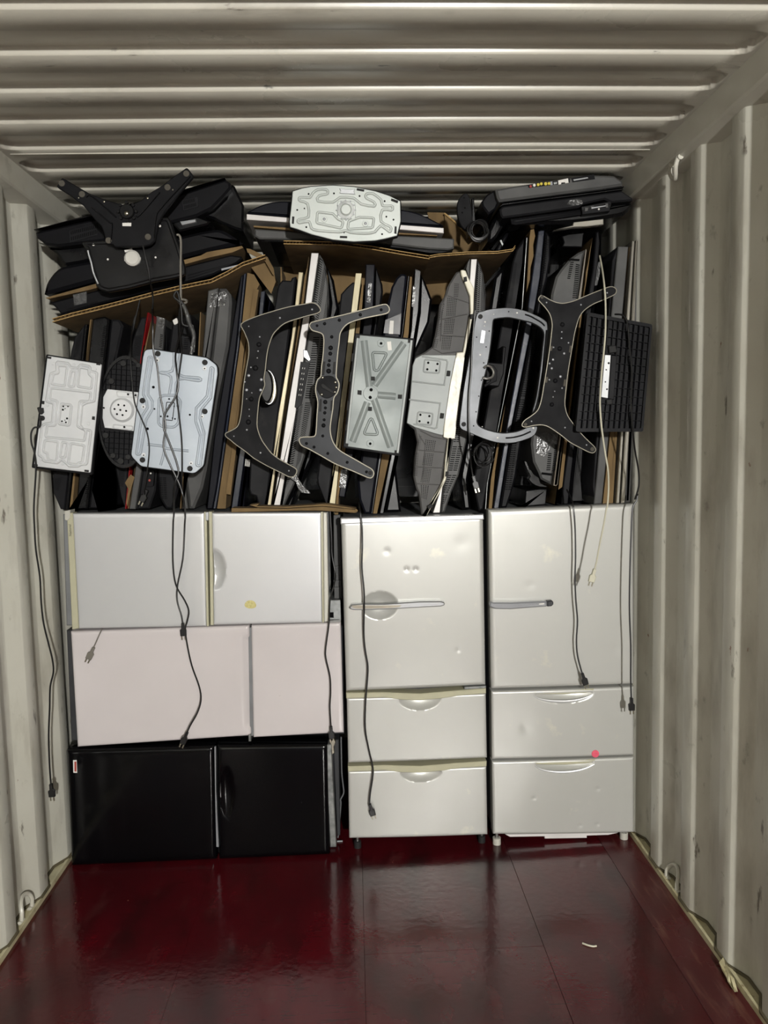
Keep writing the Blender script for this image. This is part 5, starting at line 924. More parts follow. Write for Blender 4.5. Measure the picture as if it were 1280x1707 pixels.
slab('bezel', [(1.17,2.649),(1.17,2.653),(1.17,2.48),(1.17,2.476)], PIANO, t, 0.46, 0.3, 0.002)
# ---------------------------------------------------------------- the pile on top
def lerp_sheet(name, line, th, y0, dep, m):
    """corrugated board seen on its cut edge: two liners and the flute between them, along a polyline (x, z)"""
    P = line; g = G()
    up = [(x, z+th) for x, z in P]
    for a in (0, 1):
        lo = [(x, z+(th-0.0016)*a) for x, z in P]; hi = [(x, z+0.0016) for x, z in lo]
        g.prism(lo+hi[::-1], y0, y0+dep)
    return g
def cut_edge(line, th, y0):
    g = G()
    for a in (0, 1):
        lo = [(x, z+(th-0.0022)*a-0.0002) for x, z in line]; hi = [(x, z+0.0026) for x, z in lo]
        g.prism(lo+hi[::-1], y0-0.0012, y0+0.003)
    return g
def flute(line, th, y0, dep, step=0.008):
    pts = []; d = 0; L = []
    for i in range(len(line)-1):
        a, b = Vector(line[i]), Vector(line[i+1]); n = max(1, int((b-a).length/step))
        for k in range(n): L.append(a.lerp(b, k/n))
    vs = []; fs = []
    for k, q in enumerate(L):
        z = q.y+(0.0018 if k % 2 else th-0.0018)
        vs += [(q.x, y0+0.001, z), (q.x, y0+dep, z)]
    for k in range(len(L)-1): fs.append((2*k, 2*k+1, 2*k+3, 2*k+2))
    return G().add(vs, fs)
# left: sheet, two televisions with stands
line = [(-1.095,2.171),(-1.016,2.192),(-0.926,2.212),(-0.828,2.235),(-0.716,2.263),(-0.603,2.288),(-0.49,2.309),(-0.429,2.337),(-0.368,2.37),(-0.281,2.398)]
t = thing('cardboard_tray', 'brown corrugated cardboard tray under the black televisions at top left', 'cardboard', (line[4][0], 0.2, line[4][1]))
obj('liner', lerp_sheet('x', line, 0.014, 0.0, 0.5, CARD), CARD, t)
stuff(obj('fluting', flute(line, 0.014, 0.0, 0.4), CARDE, t))
stuff(obj('cut_edge', cut_edge(line, 0.014, 0.0), CARDE, t))
obj('side_flap', G().prism([(-0.355,2.443),(-0.34,2.441),(-0.274,2.409),(-0.263,2.375),(-0.251,2.342),(-0.258,2.345),(-0.285,2.394),(-0.351,2.428)], 0.03, 0.035), CARD, t)
obj('side_flap', G().prism([(-0.288,2.408),(-0.276,2.412),(-0.256,2.374),(-0.25,2.322),(-0.269,2.277),(-0.346,2.383)], 0.06, 0.064), CARD, t)
t = tv('lower black television in the top left pile with a slotted edge and silver label', (-0.75, 0.2, 2.23))
slab('bezel', [(-1.114,2.252),(-0.961,2.288),(-0.788,2.33),(-0.59,2.381),(-0.416,2.421),(-0.375,2.415),(-0.373,2.403),(-0.395,2.386),(-0.487,2.344),(-0.593,2.316),(-0.722,2.289),(-0.836,2.263),(-0.934,2.239),(-1.071,2.203),(-1.093,2.231)], DARKP, t, 0.03, 0.46, 0.006)
vent([(-0.584,2.35),(-0.387,2.395),(-0.393,2.388),(-0.584,2.327)], 42, 2, 0.5, 0.6, 0.03, t); vent([(-1.051,2.227),(-0.93,2.255),(-0.931,2.232),(-1.048,2.208)], 24, 2, 0.5, 0.6, 0.03, t)
obj('label', G().prism([(-0.454,2.368),(-0.382,2.384),(-0.382,2.378),(-0.453,2.361)], 0.0285, 0.035), HANDG, t)
obj('tape', G().prism([(-1.022,2.278),(-0.97,2.289),(-0.972,2.247),(-1.02,2.237)], 0.0285, 0.035), TAPE, t)
sheet('torn brown cardboard layer between the two lower televisions at top left', [(-1.128,2.267),(-1.028,2.294),(-0.941,2.316),(-0.756,2.359),(-0.598,2.402),(-0.529,2.419),(-0.506,2.431),(-0.464,2.438),(-0.392,2.449),(-0.371,2.453),(-0.364,2.444),(-0.408,2.427),(-0.499,2.408),(-0.59,2.385),(-0.787,2.335),(-0.961,2.293),(-1.115,2.262)], 0.025, 0.42)
t = tv('black television with a rounded back, middle of the top left pile', (-0.75, 0.2, 2.35))
slab('back_cover', smooth([(-1.132,2.291),(-1.124,2.32),(-1.106,2.348),(-1.079,2.375),(-1.045,2.389),(-0.947,2.406),(-0.782,2.444),(-0.6,2.494),(-0.494,2.515),(-0.449,2.515),(-0.409,2.494),(-0.373,2.467),(-0.376,2.461),(-0.505,2.433),(-0.604,2.41),(-0.786,2.367),(-0.941,2.326),(-1.028,2.304),(-1.126,2.28)], 2), DARKP, t, 0.03, 0.44, 0.012)
Y12 = -0.09
o12 = [(-0.943,2.445),(-0.847,2.447),(-0.746,2.467),(-0.651,2.525),(-0.618,2.529),(-0.61,2.507),(-0.584,2.423),(-0.567,2.352),(-0.566,2.318),(-0.625,2.306),(-0.683,2.297),(-0.771,2.275),(-0.85,2.262),(-0.882,2.271),(-0.895,2.289),(-0.909,2.356),(-0.922,2.413)]
p = obj('stand_base', G().prism(rnd(o12, 0.02), Y12, Y12+0.014, 0.004), PIANO, t)
obj('rim_bead', G().tube([(x, Y12-0.001, z) for x, z in rnd(inset(ccw(o12), 0.012), 0.02)], 0.0025, 6, True), PIANO, p)
cc = [(-0.756,2.382)][0]
cap = obj('clear_cap', G().prism(circ(cc[0], cc[1], 0.0285, 24), Y12-0.014, Y12, 0.006), CLEARP, p)
obj('clear_cap_tab', G().prism([(-0.786,2.388),(-0.726,2.385),(-0.727,2.374),(-0.786,2.372)], Y12-0.006, Y12, 0.001), CLEARP, p)
obj('label', G().prism([(-0.785,2.412),(-0.757,2.419),(-0.755,2.412),(-0.783,2.404)], Y12-0.001, Y12+0.001), PAPER, p)
obj('handle_bead', G().tube(smooth([(-0.914,-0.1,2.41),(-0.911,-0.1,2.393),(-0.904,-0.1,2.364),(-0.899,-0.1,2.333),(-0.889,-0.1,2.304),(-0.883,-0.1,2.29)], 3, False), 0.0035, 8), CHROME, p)
discs([(-0.896,2.433,0.0045),(-0.847,2.38,0.0038),(-0.673,2.385,0.0038),(-0.652,2.497,0.0045)], Y12, p, PAPER, 0.001, 'clip_dot')
neck(t, cc[0], cc[1]+0.03, Y12+0.014, 0.05)
t = tv('uppermost black television in the top left pile with two slotted vent patches', (-0.75, 0.2, 2.52))
slab('back_cover', [(-1.14,2.506),(-1.01,2.533),(-0.885,2.559),(-0.736,2.59),(-0.587,2.641),(-0.422,2.691),(-0.401,2.679),(-0.401,2.657),(-0.428,2.628),(-0.475,2.583),(-0.531,2.557),(-0.666,2.525),(-0.77,2.497),(-0.889,2.469),(-1.052,2.451),(-1.103,2.457),(-1.136,2.484)], DARKP, t, 0.0, 0.42, 0.008)
slab('screen_bezel', [(-1.143,2.514),(-0.917,2.568),(-0.641,2.634),(-0.422,2.697),(-0.418,2.693),(-0.588,2.648),(-0.738,2.598),(-0.887,2.566),(-1.014,2.54),(-1.141,2.51)], PIANO, t, -0.006, 0.42, 0.001)
slab('rear_hump', smooth([(-1.118,2.466),(-1.07,2.461),(-0.905,2.479),(-0.829,2.496),(-0.831,2.468),(-0.908,2.432),(-0.961,2.407),(-1.029,2.395),(-1.056,2.394),(-1.069,2.412),(-1.086,2.438)], 2), PIANO, t, 0.05, 0.3, 0.01)
slab('side_housing', [(-0.404,2.688),(-0.392,2.681),(-0.359,2.607),(-0.363,2.541),(-0.365,2.51),(-0.395,2.518),(-0.45,2.541),(-0.476,2.556),(-0.52,2.569),(-0.477,2.59),(-0.43,2.634)], PIANO, t, 0.04, 0.3, 0.008)
slab('speaker_housing', [(-0.65,2.579),(-0.616,2.591),(-0.52,2.558),(-0.484,2.544),(-0.499,2.53),(-0.605,2.506),(-0.64,2.546)], PIANO, t, 0.02, 0.1, 0.006)
obj('vent_patch', G().prism([(-1.011,2.509),(-0.906,2.534),(-0.907,2.491),(-1.012,2.464)], -0.002, 0.004, 0.001), DARKP2, t)
vent([(-1.008,2.506),(-0.909,2.53),(-0.909,2.515),(-1.008,2.492)], 14, 1, 0.45, 0.9, -0.002, t); vent([(-1.008,2.485),(-0.909,2.511),(-0.909,2.495),(-1.008,2.47)], 14, 1, 0.45, 0.9, -0.002, t)
obj('vent_patch', G().prism([(-0.587,2.615),(-0.525,2.629),(-0.525,2.591),(-0.583,2.575)], -0.002, 0.004, 0.001), DARKP2, t)
vent([(-0.583,2.613),(-0.538,2.624),(-0.537,2.609),(-0.582,2.599)], 9, 1, 0.45, 0.9, -0.002, t); vent([(-0.579,2.595),(-0.532,2.606),(-0.532,2.593),(-0.579,2.58)], 9, 1, 0.45, 0.9, -0.002, t)
obj('plug_socket', G().prism([(-0.599,2.54),(-0.539,2.548),(-0.538,2.536),(-0.592,2.525)], 0.005, 0.05, 0.002), CHROME, t)
Y11 = -0.14
o11 = [(-0.978,2.655),(-0.931,2.627),(-0.886,2.6),(-0.848,2.584),(-0.821,2.574),(-0.776,2.56),(-0.738,2.559),(-0.704,2.573),(-0.662,2.604),(-0.626,2.624),(-0.576,2.659),(-0.534,2.687),(-0.511,2.656),(-0.564,2.597),(-0.615,2.54),(-0.634,2.514),(-0.645,2.495),(-0.654,2.463),(-0.662,2.432),(-0.678,2.418),(-0.7,2.412),(-0.805,2.411),(-0.81,2.421),(-0.833,2.423),(-0.836,2.43),(-0.839,2.458),(-0.849,2.486),(-0.867,2.504),(-0.909,2.558),(-0.954,2.593),(-1,2.623)]
p = obj('stand_base', G().prism(rnd(o11, 0.008, 3), Y11, Y11+0.014, 0.003), BASEB, t)
hub = [(-0.753,2.533)][0]
obj('hub', G().prism(circ(hub[0], hub[1], 0.026, 20), Y11-0.012, Y11+0.02, 0.003), PIANO, p)
g = G()
for k in range(8):
    a = k*math.pi/4; g.prism(circ(hub[0]+0.032*math.cos(a), hub[1]+0.032*math.sin(a), 0.006, 8), Y11-0.008, Y11+0.002, 0.001)
stuff(obj('hub_lugs', g, PIANO, p))
screws([(hub[0], hub[1]-0.008, 0.009)], Y11-0.012, p, BRASS, 0.003)
discs([(-0.979,2.634,0.0111),(-0.91,2.596,0.0111),(-0.537,2.664,0.0111),(-0.606,2.617,0.0111),(-0.825,2.434,0.0111),(-0.684,2.445,0.0111)], Y11, p, RUBG, 0.003)
for path in ([(-0.895,2.585),(-0.876,2.589),(-0.803,2.523),(-0.793,2.516)], [(-0.634,2.6),(-0.708,2.522),(-0.722,2.519)], [(-0.523,2.654),(-0.63,2.547),(-0.651,2.514),(-0.663,2.439)], [(-0.818,2.427),(-0.809,2.489),(-0.821,2.499),(-0.878,2.55)]): obj('rib', G().ridge(smooth(path, 3, False), Y11, 0.005, 0.004), PIANO, p)
obj('label', G().prism([(-0.773,2.495),(-0.741,2.495),(-0.742,2.483),(-0.773,2.484)], Y11-0.001, Y11+0.001), PAPER, p)
screws([(-0.834,2.57,0.0044),(-0.679,2.581,0.0044),(-0.923,2.584,0.0030),(-0.588,2.609,0.0030)], Y11, p, BRASS, 0.001)
obj('stand_neck', G().tube([(hub[0], Y11+0.01, hub[1]), (hub[0], 0.03, hub[1])], 0.02, 14), PIANO, t)
# centre: box board, two flat televisions, whitish base
line = [(-0.209,2.45),(-0.104,2.447),(0.005,2.443),(0.127,2.426),(0.236,2.406),(0.349,2.387)]
line2 = [(0.346,2.391),(0.381,2.397),(0.498,2.404),(0.512,2.405)]
t = thing('cardboard_box', 'opened corrugated cardboard box lying over the middle televisions below the ceiling', 'cardboard', (0.1, 0.3, 2.40))
obj('liner', lerp_sheet('x', line, 0.013, 0.0, 0.6, CARD), CARD, t); stuff(obj('fluting', flute(line, 0.013, 0.0, 0.4, 0.006), CARDE, t)); stuff(obj('cut_edge', cut_edge(line, 0.013, 0.0), CARDE, t))
l3 = line2+[(0.671,2.411),(0.689,2.433)]; l3 = line2[:-1]+[(0.612,2.405),(0.672,2.413),(0.682,2.426)]
obj('liner', lerp_sheet('x', l3, 0.009, 0.0, 0.6, CARD), CARD, t); stuff(obj('fluting', flute(l3, 0.009, 0.0, 0.4, 0.006), CARDE, t)); stuff(obj('cut_edge', cut_edge(l3, 0.009, 0.0), CARDE, t))
obj('front_wall', G().prism([(-0.254,2.568),(0.584,2.496),(0.581,2.307),(-0.263,2.319)], 0.52, 0.526), CARD, t)
obj('side_wall', G().prism([(-0.25,2.433),(-0.246,2.433),(-0.243,2.341),(-0.253,2.341)], 0.3, 0.5), CARD, t)
obj('corner_flap', G().prism([(0.474,2.709),(0.496,2.691),(0.528,2.667),(0.564,2.626),(0.6,2.592),(0.652,2.556),(0.691,2.535),(0.551,2.532),(0.471,2.539)], 0.51, 0.516), CARD, t)
obj('corner_flap', G().prism([(0.398,2.718),(0.479,2.715),(0.539,2.663),(0.587,2.612),(0.59,2.545),(0.435,2.546)], 0.53, 0.536), CARD, t)
obj('crumpled_edge', G().tube(smooth([(0.472,0.505,2.705),(0.502,0.505,2.681),(0.534,0.505,2.653),(0.564,0.505,2.62),(0.602,0.505,2.587),(0.65,0.505,2.553),(0.688,0.505,2.533)], 3, False), 0.005, 5), CARDE, t)
t = tv('lower dark grey television lying flat in the middle, on the open cardboard box', (0.03, 0.2, 2.44))
slab('bezel', [(-0.321,2.518),(-0.193,2.508),(-0.077,2.493),(0.136,2.482),(0.243,2.486),(0.451,2.472),(0.449,2.433),(0.426,2.428),(0.353,2.432),(0.239,2.447),(0.129,2.46),(-0.084,2.471),(-0.303,2.477),(-0.323,2.489)], GREYP, t, 0.03, 0.46, 0.005)
slab('back_cover', [(-0.305,2.479),(-0.085,2.47),(0.24,2.448),(0.432,2.43),(0.401,2.424),(0.355,2.425),(0.24,2.444),(0.129,2.458),(0.005,2.471),(-0.092,2.473),(-0.278,2.477)], DARKP, t, 0.05, 0.4, 0.003)
vent([(0.143,2.453),(0.43,2.432),(0.426,2.428),(0.143,2.447)], 60, 1, 0.5, 0.8, 0.05, t); vent([(-0.302,2.479),(-0.085,2.47),(-0.086,2.464),(-0.299,2.471)], 44, 1, 0.5, 0.8, 0.05, t)
sheet('brown cardboard sheet between the two flat televisions in the middle', [(-0.325,2.529),(-0.189,2.519),(-0.035,2.506),(0.237,2.496),(0.385,2.485),(0.384,2.48),(0.236,2.488),(-0.036,2.495),(-0.193,2.509),(-0.325,2.521)], 0.028, 0.42)
t = tv('upper flat television in the middle with a white bezel and an eight sided whitish base', (0.0, 0.2, 2.52))
slab('bezel', [(-0.349,2.57),(-0.187,2.555),(-0.034,2.542),(0.237,2.524),(0.409,2.51),(0.409,2.488),(0.236,2.504),(-0.035,2.521),(-0.188,2.535),(-0.35,2.547)], WPLAST, t, 0.02, 0.46, 0.002)
slab('back_cover', smooth([(-0.346,2.573),(-0.326,2.591),(-0.298,2.604),(-0.25,2.617),(-0.182,2.619),(-0.032,2.61),(0.173,2.591),(0.245,2.584),(0.311,2.57),(0.379,2.538),(0.408,2.515),(0.237,2.528),(-0.034,2.546),(-0.188,2.56)], 2), BLUED, t, 0.03, 0.42, 0.006)
Y13 = -0.13
o13 = rnd([(-0.163,2.606),(-0.127,2.617),(-0.092,2.623),(-0.014,2.627),(0.064,2.621),(0.141,2.605),(0.193,2.588),(0.235,2.567),(0.235,2.493),(0.22,2.439),(0.176,2.429),(0.137,2.422),(0.058,2.419),(-0.02,2.427),(-0.097,2.447),(-0.142,2.464),(-0.176,2.475),(-0.178,2.497),(-0.167,2.572)], 0.006, 3)
p = obj('stand_base', G().prism(o13, Y13+0.004, Y13+0.022, 0.003), BASEB, t)
obj('zinc_plate', G().prism(inset(ccw(o13), 0.004), Y13, Y13+0.006, 0.0015), ZINCW, p)
beads([smooth([(-0.132,2.581),(-0.098,2.58),(-0.087,2.595),(-0.067,2.608),(-0.037,2.607),(-0.032,2.597),(-0.038,2.591),(-0.064,2.586),(-0.069,2.567),(-0.013,2.563),(0.011,2.579),(0.062,2.576),(0.088,2.555),(0.136,2.547),(0.135,2.562),(0.109,2.575),(0.105,2.585),(0.112,2.592),(0.133,2.591),(0.161,2.569),(0.167,2.548),(0.198,2.548),(0.203,2.54),(0.197,2.532),(0.165,2.534),(0.159,2.493),(0.192,2.474),(0.195,2.464),(0.189,2.456),(0.158,2.478),(0.136,2.456),(0.098,2.451),(0.046,2.455),(0.027,2.463),(0.007,2.457),(-0.071,2.463),(-0.096,2.472),(-0.103,2.495),(-0.138,2.491),(-0.144,2.498),(-0.137,2.504),(-0.105,2.512),(-0.107,2.558),(-0.133,2.568),(-0.137,2.575)], 2)], Y13, p, ZINCW, 0.0105, 0.0042, True, 'stamped_bead', 0.003)
beads([[(-0.072,2.529),(-0.016,2.522),(0.002,2.503),(0.021,2.494),(0.014,2.47),(-0.076,2.49)], [(0.041,2.495),(0.082,2.509),(0.134,2.506),(0.128,2.471),(0.036,2.466)]], Y13, p, ZINCW, 0.0105, 0.0042)
obj('hub_plate', G().prism(rnd([(0.001,2.568),(0.067,2.566),(0.068,2.501),(-0.001,2.501)], 0.012), Y13-0.004, Y13+0.002, 0.002), ZINCW, p)
hb = [(0.032,2.534)][0]
hubo = obj('hub_ring', G().ring(circ(hb[0], hb[1], 0.0315, 28), circ(hb[0], hb[1], 0.022, 28), Y13-0.007, Y13), GALV, p)
obj('hub', G().prism(circ(hb[0], hb[1], 0.0205, 24), Y13-0.012, Y13, 0.004), ZINCW, p)
g = G()
for k in range(12):
    a = k*math.pi/6; g.prism(circ(hb[0]+0.034*math.cos(a), hb[1]+0.034*math.sin(a), 0.0028, 6), Y13-0.0078, Y13)
stuff(obj('hub_notches', g, HANDG, p))
discs([(-0.048,2.503,0.0114),(0.102,2.486,0.0114)], Y13, p, ZINCW, 0.003, 'screw_boss', 18); screws([(-0.048,2.503,0.0054),(0.102,2.486,0.0054)], Y13-0.003, p, HANDG, 0.001)
holes([(-0.102,2.593,0.0034),(-0.01,2.594,0.0034),(0.083,2.584,0.0034),(0.174,2.565,0.0034),(-0.145,2.537,0.0034),(-0.119,2.542,0.0027),(0.179,2.51,0.0034),(0.205,2.499,0.0034),(-0.114,2.476,0.0034),(0.162,2.448,0.0034),(0.023,2.456,0.0034),(0.037,2.597,0.0034)], Y13, p)
for q in ([(0.074,2.611),(0.101,2.606),(0.099,2.599),(0.073,2.604)], [(0.199,2.574),(0.224,2.565),(0.221,2.557),(0.197,2.566)], [(-0.164,2.514),(-0.156,2.513),(-0.159,2.488),(-0.166,2.489)], [(0.209,2.475),(0.216,2.474),(0.215,2.448),(0.207,2.45)], [(0.008,2.443),(0.034,2.442),(0.034,2.435),(0.007,2.436)]): obj('rubber_foot', G().prism(q, Y13-0.003, Y13+0.001, 0.0006), RUBB, p)
obj('clip_bracket', G().prism([(0.01,2.611),(0.019,2.608),(0.057,2.606),(0.067,2.609),(0.063,2.599),(0.067,2.589),(0.055,2.59),(0.019,2.592),(0.01,2.594),(0.015,2.602)], Y13-0.005, Y13, 0.001), CHROME, p)
neck(t, hb[0], hb[1]+0.01, Y13+0.02, 0.03, 0.012)
# right: two thick televisions, a round stand with coiled cable
t = tv('grey television with a row of coloured sockets, topmost at the right under the ceiling', (0.85, 0.2, 2.60))
slab('back_cover', [(0.606,2.646),(0.683,2.659),(0.794,2.673),(0.891,2.686),(0.988,2.697),(1.07,2.693),(1.102,2.673),(1.105,2.655),(1.016,2.643),(0.849,2.624),(0.738,2.611),(0.621,2.598),(0.612,2.615)], GREYP, t, 0.0, 0.42, 0.008)
slab('bezel', [(0.626,2.601),(0.743,2.615),(0.855,2.628),(1.022,2.646),(1.112,2.658),(1.111,2.65),(1.022,2.64),(0.938,2.63),(0.799,2.614),(0.639,2.592)], PIANO, t, 0.01, 0.42, 0.003)
slab('side_housing', [(0.609,2.653),(0.617,2.619),(0.625,2.604),(0.613,2.579),(0.585,2.559),(0.561,2.59),(0.557,2.61),(0.578,2.636)], DARKP, t, 0.03, 0.35, 0.006)
pnl = obj('socket_panel', G().prism([(0.732,2.659),(0.849,2.675),(0.894,2.683),(0.895,2.668),(0.849,2.661),(0.735,2.649)], -0.002, 0.004, 0.0008), DARKP, t)
for u, m in (([(0.742,2.653,0.0049)], PORTR), ([(0.756,2.657,0.0056)], PORTW), ([(0.771,2.659,0.0056)], PORTY), ([(0.783,2.662,0.0056),(0.8,2.662,0.0063),(0.813,2.663,0.0056)], PORTY)): discs(u, -0.002, pnl, m, 0.005, 'socket', 12)
for q, m in (([(0.817,2.669),(0.826,2.671),(0.828,2.657),(0.818,2.656)], HANDG), ([(0.83,2.667),(0.844,2.669),(0.845,2.661),(0.832,2.659)], GALV), ([(0.848,2.674),(0.887,2.682),(0.889,2.665),(0.876,2.663),(0.875,2.667),(0.861,2.666),(0.86,2.66),(0.85,2.658)], PAPER)): obj('socket', G().prism(q, -0.006, 0.0, 0.0006), m, pnl)
obj('recess', G().prism([(0.902,2.684),(0.989,2.697),(0.993,2.679),(0.905,2.668)], -0.0015, 0.002), DARKP, t)
obj('recess_slot', G().prism([(0.908,2.678),(0.964,2.686),(0.966,2.682),(0.91,2.673)], -0.003, 0.002), CHROME, t)
t = tv('thick black television below the one with coloured sockets, top right', (0.85, 0.2, 2.48))
slab('front_face', [(0.62,2.568),(0.633,2.58),(0.791,2.599),(0.943,2.616),(1.096,2.634),(1.139,2.605),(1.139,2.594),(1.056,2.588),(1.027,2.6),(0.943,2.582),(0.93,2.571),(0.791,2.553),(0.632,2.534),(0.624,2.544)], DARKP2, t, -0.01, 0.44, 0.006)
obj('screen_bezel', G().prism([(0.617,2.574),(0.633,2.587),(0.791,2.605),(0.943,2.621),(1.097,2.639),(1.099,2.635),(0.943,2.617),(0.791,2.6),(0.633,2.582)], -0.014, 0.3, 0.001), PIANO, t)
slab('rear_cover', smooth([(0.67,2.528),(0.801,2.545),(0.949,2.562),(1.072,2.596),(1.146,2.599),(1.142,2.574),(1.114,2.55),(1.061,2.54),(0.97,2.527),(0.857,2.519),(0.773,2.52),(0.745,2.519),(0.686,2.518),(0.674,2.521)], 2), PIANO, t, 0.02, 0.4, 0.012)
obj('upper_cover', G().prism([(0.668,2.537),(0.946,2.571),(0.944,2.551),(0.687,2.516),(0.672,2.519)], 0.005, 0.1, 0.010), DARKP2, t)
pr = obj('socket_recess', G().prism([(0.938,2.575),(1.053,2.595),(1.057,2.588),(1.048,2.555),(0.942,2.544)], -0.008, 0.02, 0.002), PIANO, t)
obj('socket_plate', G().prism([(0.94,2.562),(1.047,2.574),(1.046,2.557),(0.941,2.545)], -0.012, 0.0, 0.001), DARKP2, t)
for q in ([(0.95,2.569),(0.962,2.57),(0.962,2.558),(0.95,2.555)], [(0.972,2.575),(0.986,2.576),(0.986,2.572),(0.979,2.572),(0.979,2.564),(0.973,2.563)], [(1.029,2.584),(1.04,2.585),(1.041,2.569),(1.032,2.568)]): obj('socket', G().prism(q, -0.014, 0.0, 0.0008), GREYP, t)
obj('socket_slot', G().prism([(0.975,2.57),(1.032,2.577),(1.032,2.573),(0.976,2.564)], -0.0155, 0.0, 0.0008), CHROME, t)
discs([(1.004,2.563,0.0035)], -0.014, t, PAPER, 0.002, 'socket', 10)
obj('silver_strip', G().prism([(0.912,2.521),(1.029,2.532),(1.029,2.511),(0.961,2.504),(0.914,2.503),(0.835,2.491),(0.835,2.493),(0.909,2.509)], 0.005, 0.03, 0.002), ALUB, t)
obj('tape', G().prism([(0.88,2.584),(0.891,2.597),(0.915,2.603),(0.939,2.598),(0.943,2.585),(0.901,2.577)], -0.0115, -0.005), TAPE, t)
obj('side_cover', G().prism([(0.625,2.58),(0.635,2.554),(0.641,2.533),(0.648,2.525),(0.622,2.483),(0.605,2.466),(0.586,2.466),(0.591,2.507),(0.617,2.558)], 0.06, 0.3, 0.01), PIANO, t)
t = tv('black television with a round black stand at the top, left of the thick ones', (0.60, 0.3, 2.5))
slab('back_cover', [(0.53,2.651),(0.57,2.658),(0.626,2.606),(0.637,2.578),(0.593,2.468),(0.657,2.446),(0.701,2.515),(0.665,2.547),(0.601,2.606),(0.566,2.606),(0.544,2.572),(0.53,2.607)], PIANO, t, 0.16, 0.3, 0.008) if False else slab('back_cover', [(0.537,2.664),(0.553,2.667),(0.554,2.618),(0.551,2.548),(0.546,2.552)], PIANO, t, 0.16, 0.2, 0.008)
st = obj('stand_base', G().prism(smooth([(0.474,2.627),(0.491,2.645),(0.505,2.647),(0.516,2.626),(0.525,2.566),(0.523,2.518),(0.504,2.505),(0.479,2.526),(0.466,2.566),(0.466,2.607)], 3), 0.05, 0.066, 0.003), BASEB, t)
holes([(0.496,2.592,0.0036),(0.485,2.574,0.0036),(0.493,2.63,0.0029)], 0.05, st)
neck(t, *[(0.504,2.579)][0], 0.06, 0.2)
t = tv('black television lying at an angle with a bright metal bracket, under the thick pair', (0.66, 0.3, 2.4))
slab('back_cover', [(0.623,2.44),(0.641,2.473),(0.667,2.509),(0.68,2.511),(0.675,2.495),(0.655,2.458),(0.645,2.434)], DARKP, t, 0.1, 0.3, 0.006)
obj('bracket', G().prism([(0.639,2.477),(0.646,2.481),(0.655,2.463),(0.65,2.454)], 0.09, 0.12, 0.001), GALV, t)
# ---------------------------------------------------------------- cardboard on the left fridge
t = thing('cardboard_sheet', 'folded brown cardboard sheet on top of the silver refrigerator lying down', 'cardboard', (-0.3, 0.1, 1.43))
obj('lower_layer', G().prism([(-0.447,1.444),(-0.34,1.441),(-0.227,1.436),(-0.092,1.441),(0.042,1.425),(0.048,1.419),(0.036,1.413),(-0.093,1.425),(-0.196,1.428),(-0.448,1.428)], -0.004, 0.078, 0.001), CARD, t)
obj('upper_layer', G().prism([(-0.378,1.454),(-0.339,1.458),(-0.35,1.449),(-0.237,1.444),(-0.092,1.45),(-0.061,1.448),(0.042,1.429),(0.011,1.429),(-0.092,1.443),(-0.227,1.438),(-0.345,1.443)], 0.004, 0.082, 0.001), CARD, t)
obj('fold', G().tube([(x, 0.0, z) for x, z in [(0.039,1.426),(0.046,1.422),(0.039,1.415)]], 0.003, 6), CARDE, t)
# ---------------------------------------------------------------- power cords
def dirn(a, b): d = Vector(b)-Vector(a); return d.normalized()
def cord(label, pts, m=CABB, r=0.0033, plug=True, pm=None, sub=4, start=None):
    S = smooth(pts, sub, False)
    t = thing('power_cord', label, 'cord', pts[0])
    obj('wire', G().tube(S, r, 7), m, t)
    if plug:
        pm = pm or m
        e = Vector(pts[-1]); d = dirn(pts[-2], pts[-1]); d.y = 0; d.normalize(); n = Vector((d.z, 0, -d.x))
        w1, w2, L = 0.0045, 0.0125, 0.030
        def P(a, b): q = e+d*a+n*b; return (q.x, q.z)
        pb = obj('plug', G().prism([P(-0.022, -w1), P(-0.022, w1), P(0, 0.006), P(0.006, w2), P(L, w2*0.9), P(L, -w2*0.9), P(0.006, -w2), P(0, -0.006)], e.y-0.006, e.y+0.006, 0.002), pm, t)
        for s in (-1, 1): obj('prong', G().prism([P(L-0.001, s*0.0063-0.0007-0.002), P(L-0.001, s*0.0063+0.0007+0.002), P(L+0.016, s*0.0063+0.0027), P(L+0.016, s*0.0063-0.0027)], e.y-0.0008, e.y+0.0008), BRASS, pb)
        g = G()
        for k in range(3): a = -0.02+0.006*k; g.prism([P(a, -w1-0.0012), P(a, w1+0.0012), P(a+0.003, w1+0.0014), P(a+0.003, -w1-0.0014)], e.y-0.0062, e.y+0.0062)
        stuff(obj('strain_relief', g, pm, pb))
    return t
cord('long black cord with plug hanging down along the left wall', [(-1.097,-0.16,1.804),(-1.103,-0.16,1.773),(-1.123,-0.16,1.769),(-1.135,-0.16,1.749),(-1.136,-0.16,1.713),(-1.128,-0.16,1.679),(-1.126,-0.16,1.62)]+[(-1.142,-0.16,1.484),(-1.145,-0.16,1.397),(-1.145,-0.16,1.319),(-1.137,-0.16,1.22),(-1.138,-0.16,1.121),(-1.134,-0.16,1.042),(-1.12,-0.16,0.961),(-1.11,-0.16,0.901),(-1.11,-0.16,0.855),(-1.125,-0.16,0.8),(-1.132,-0.16,0.719),(-1.142,-0.16,0.617),(-1.146,-0.16,0.505),(-1.146,-0.16,0.437),(-1.145,-0.16,0.401)], sub=5)
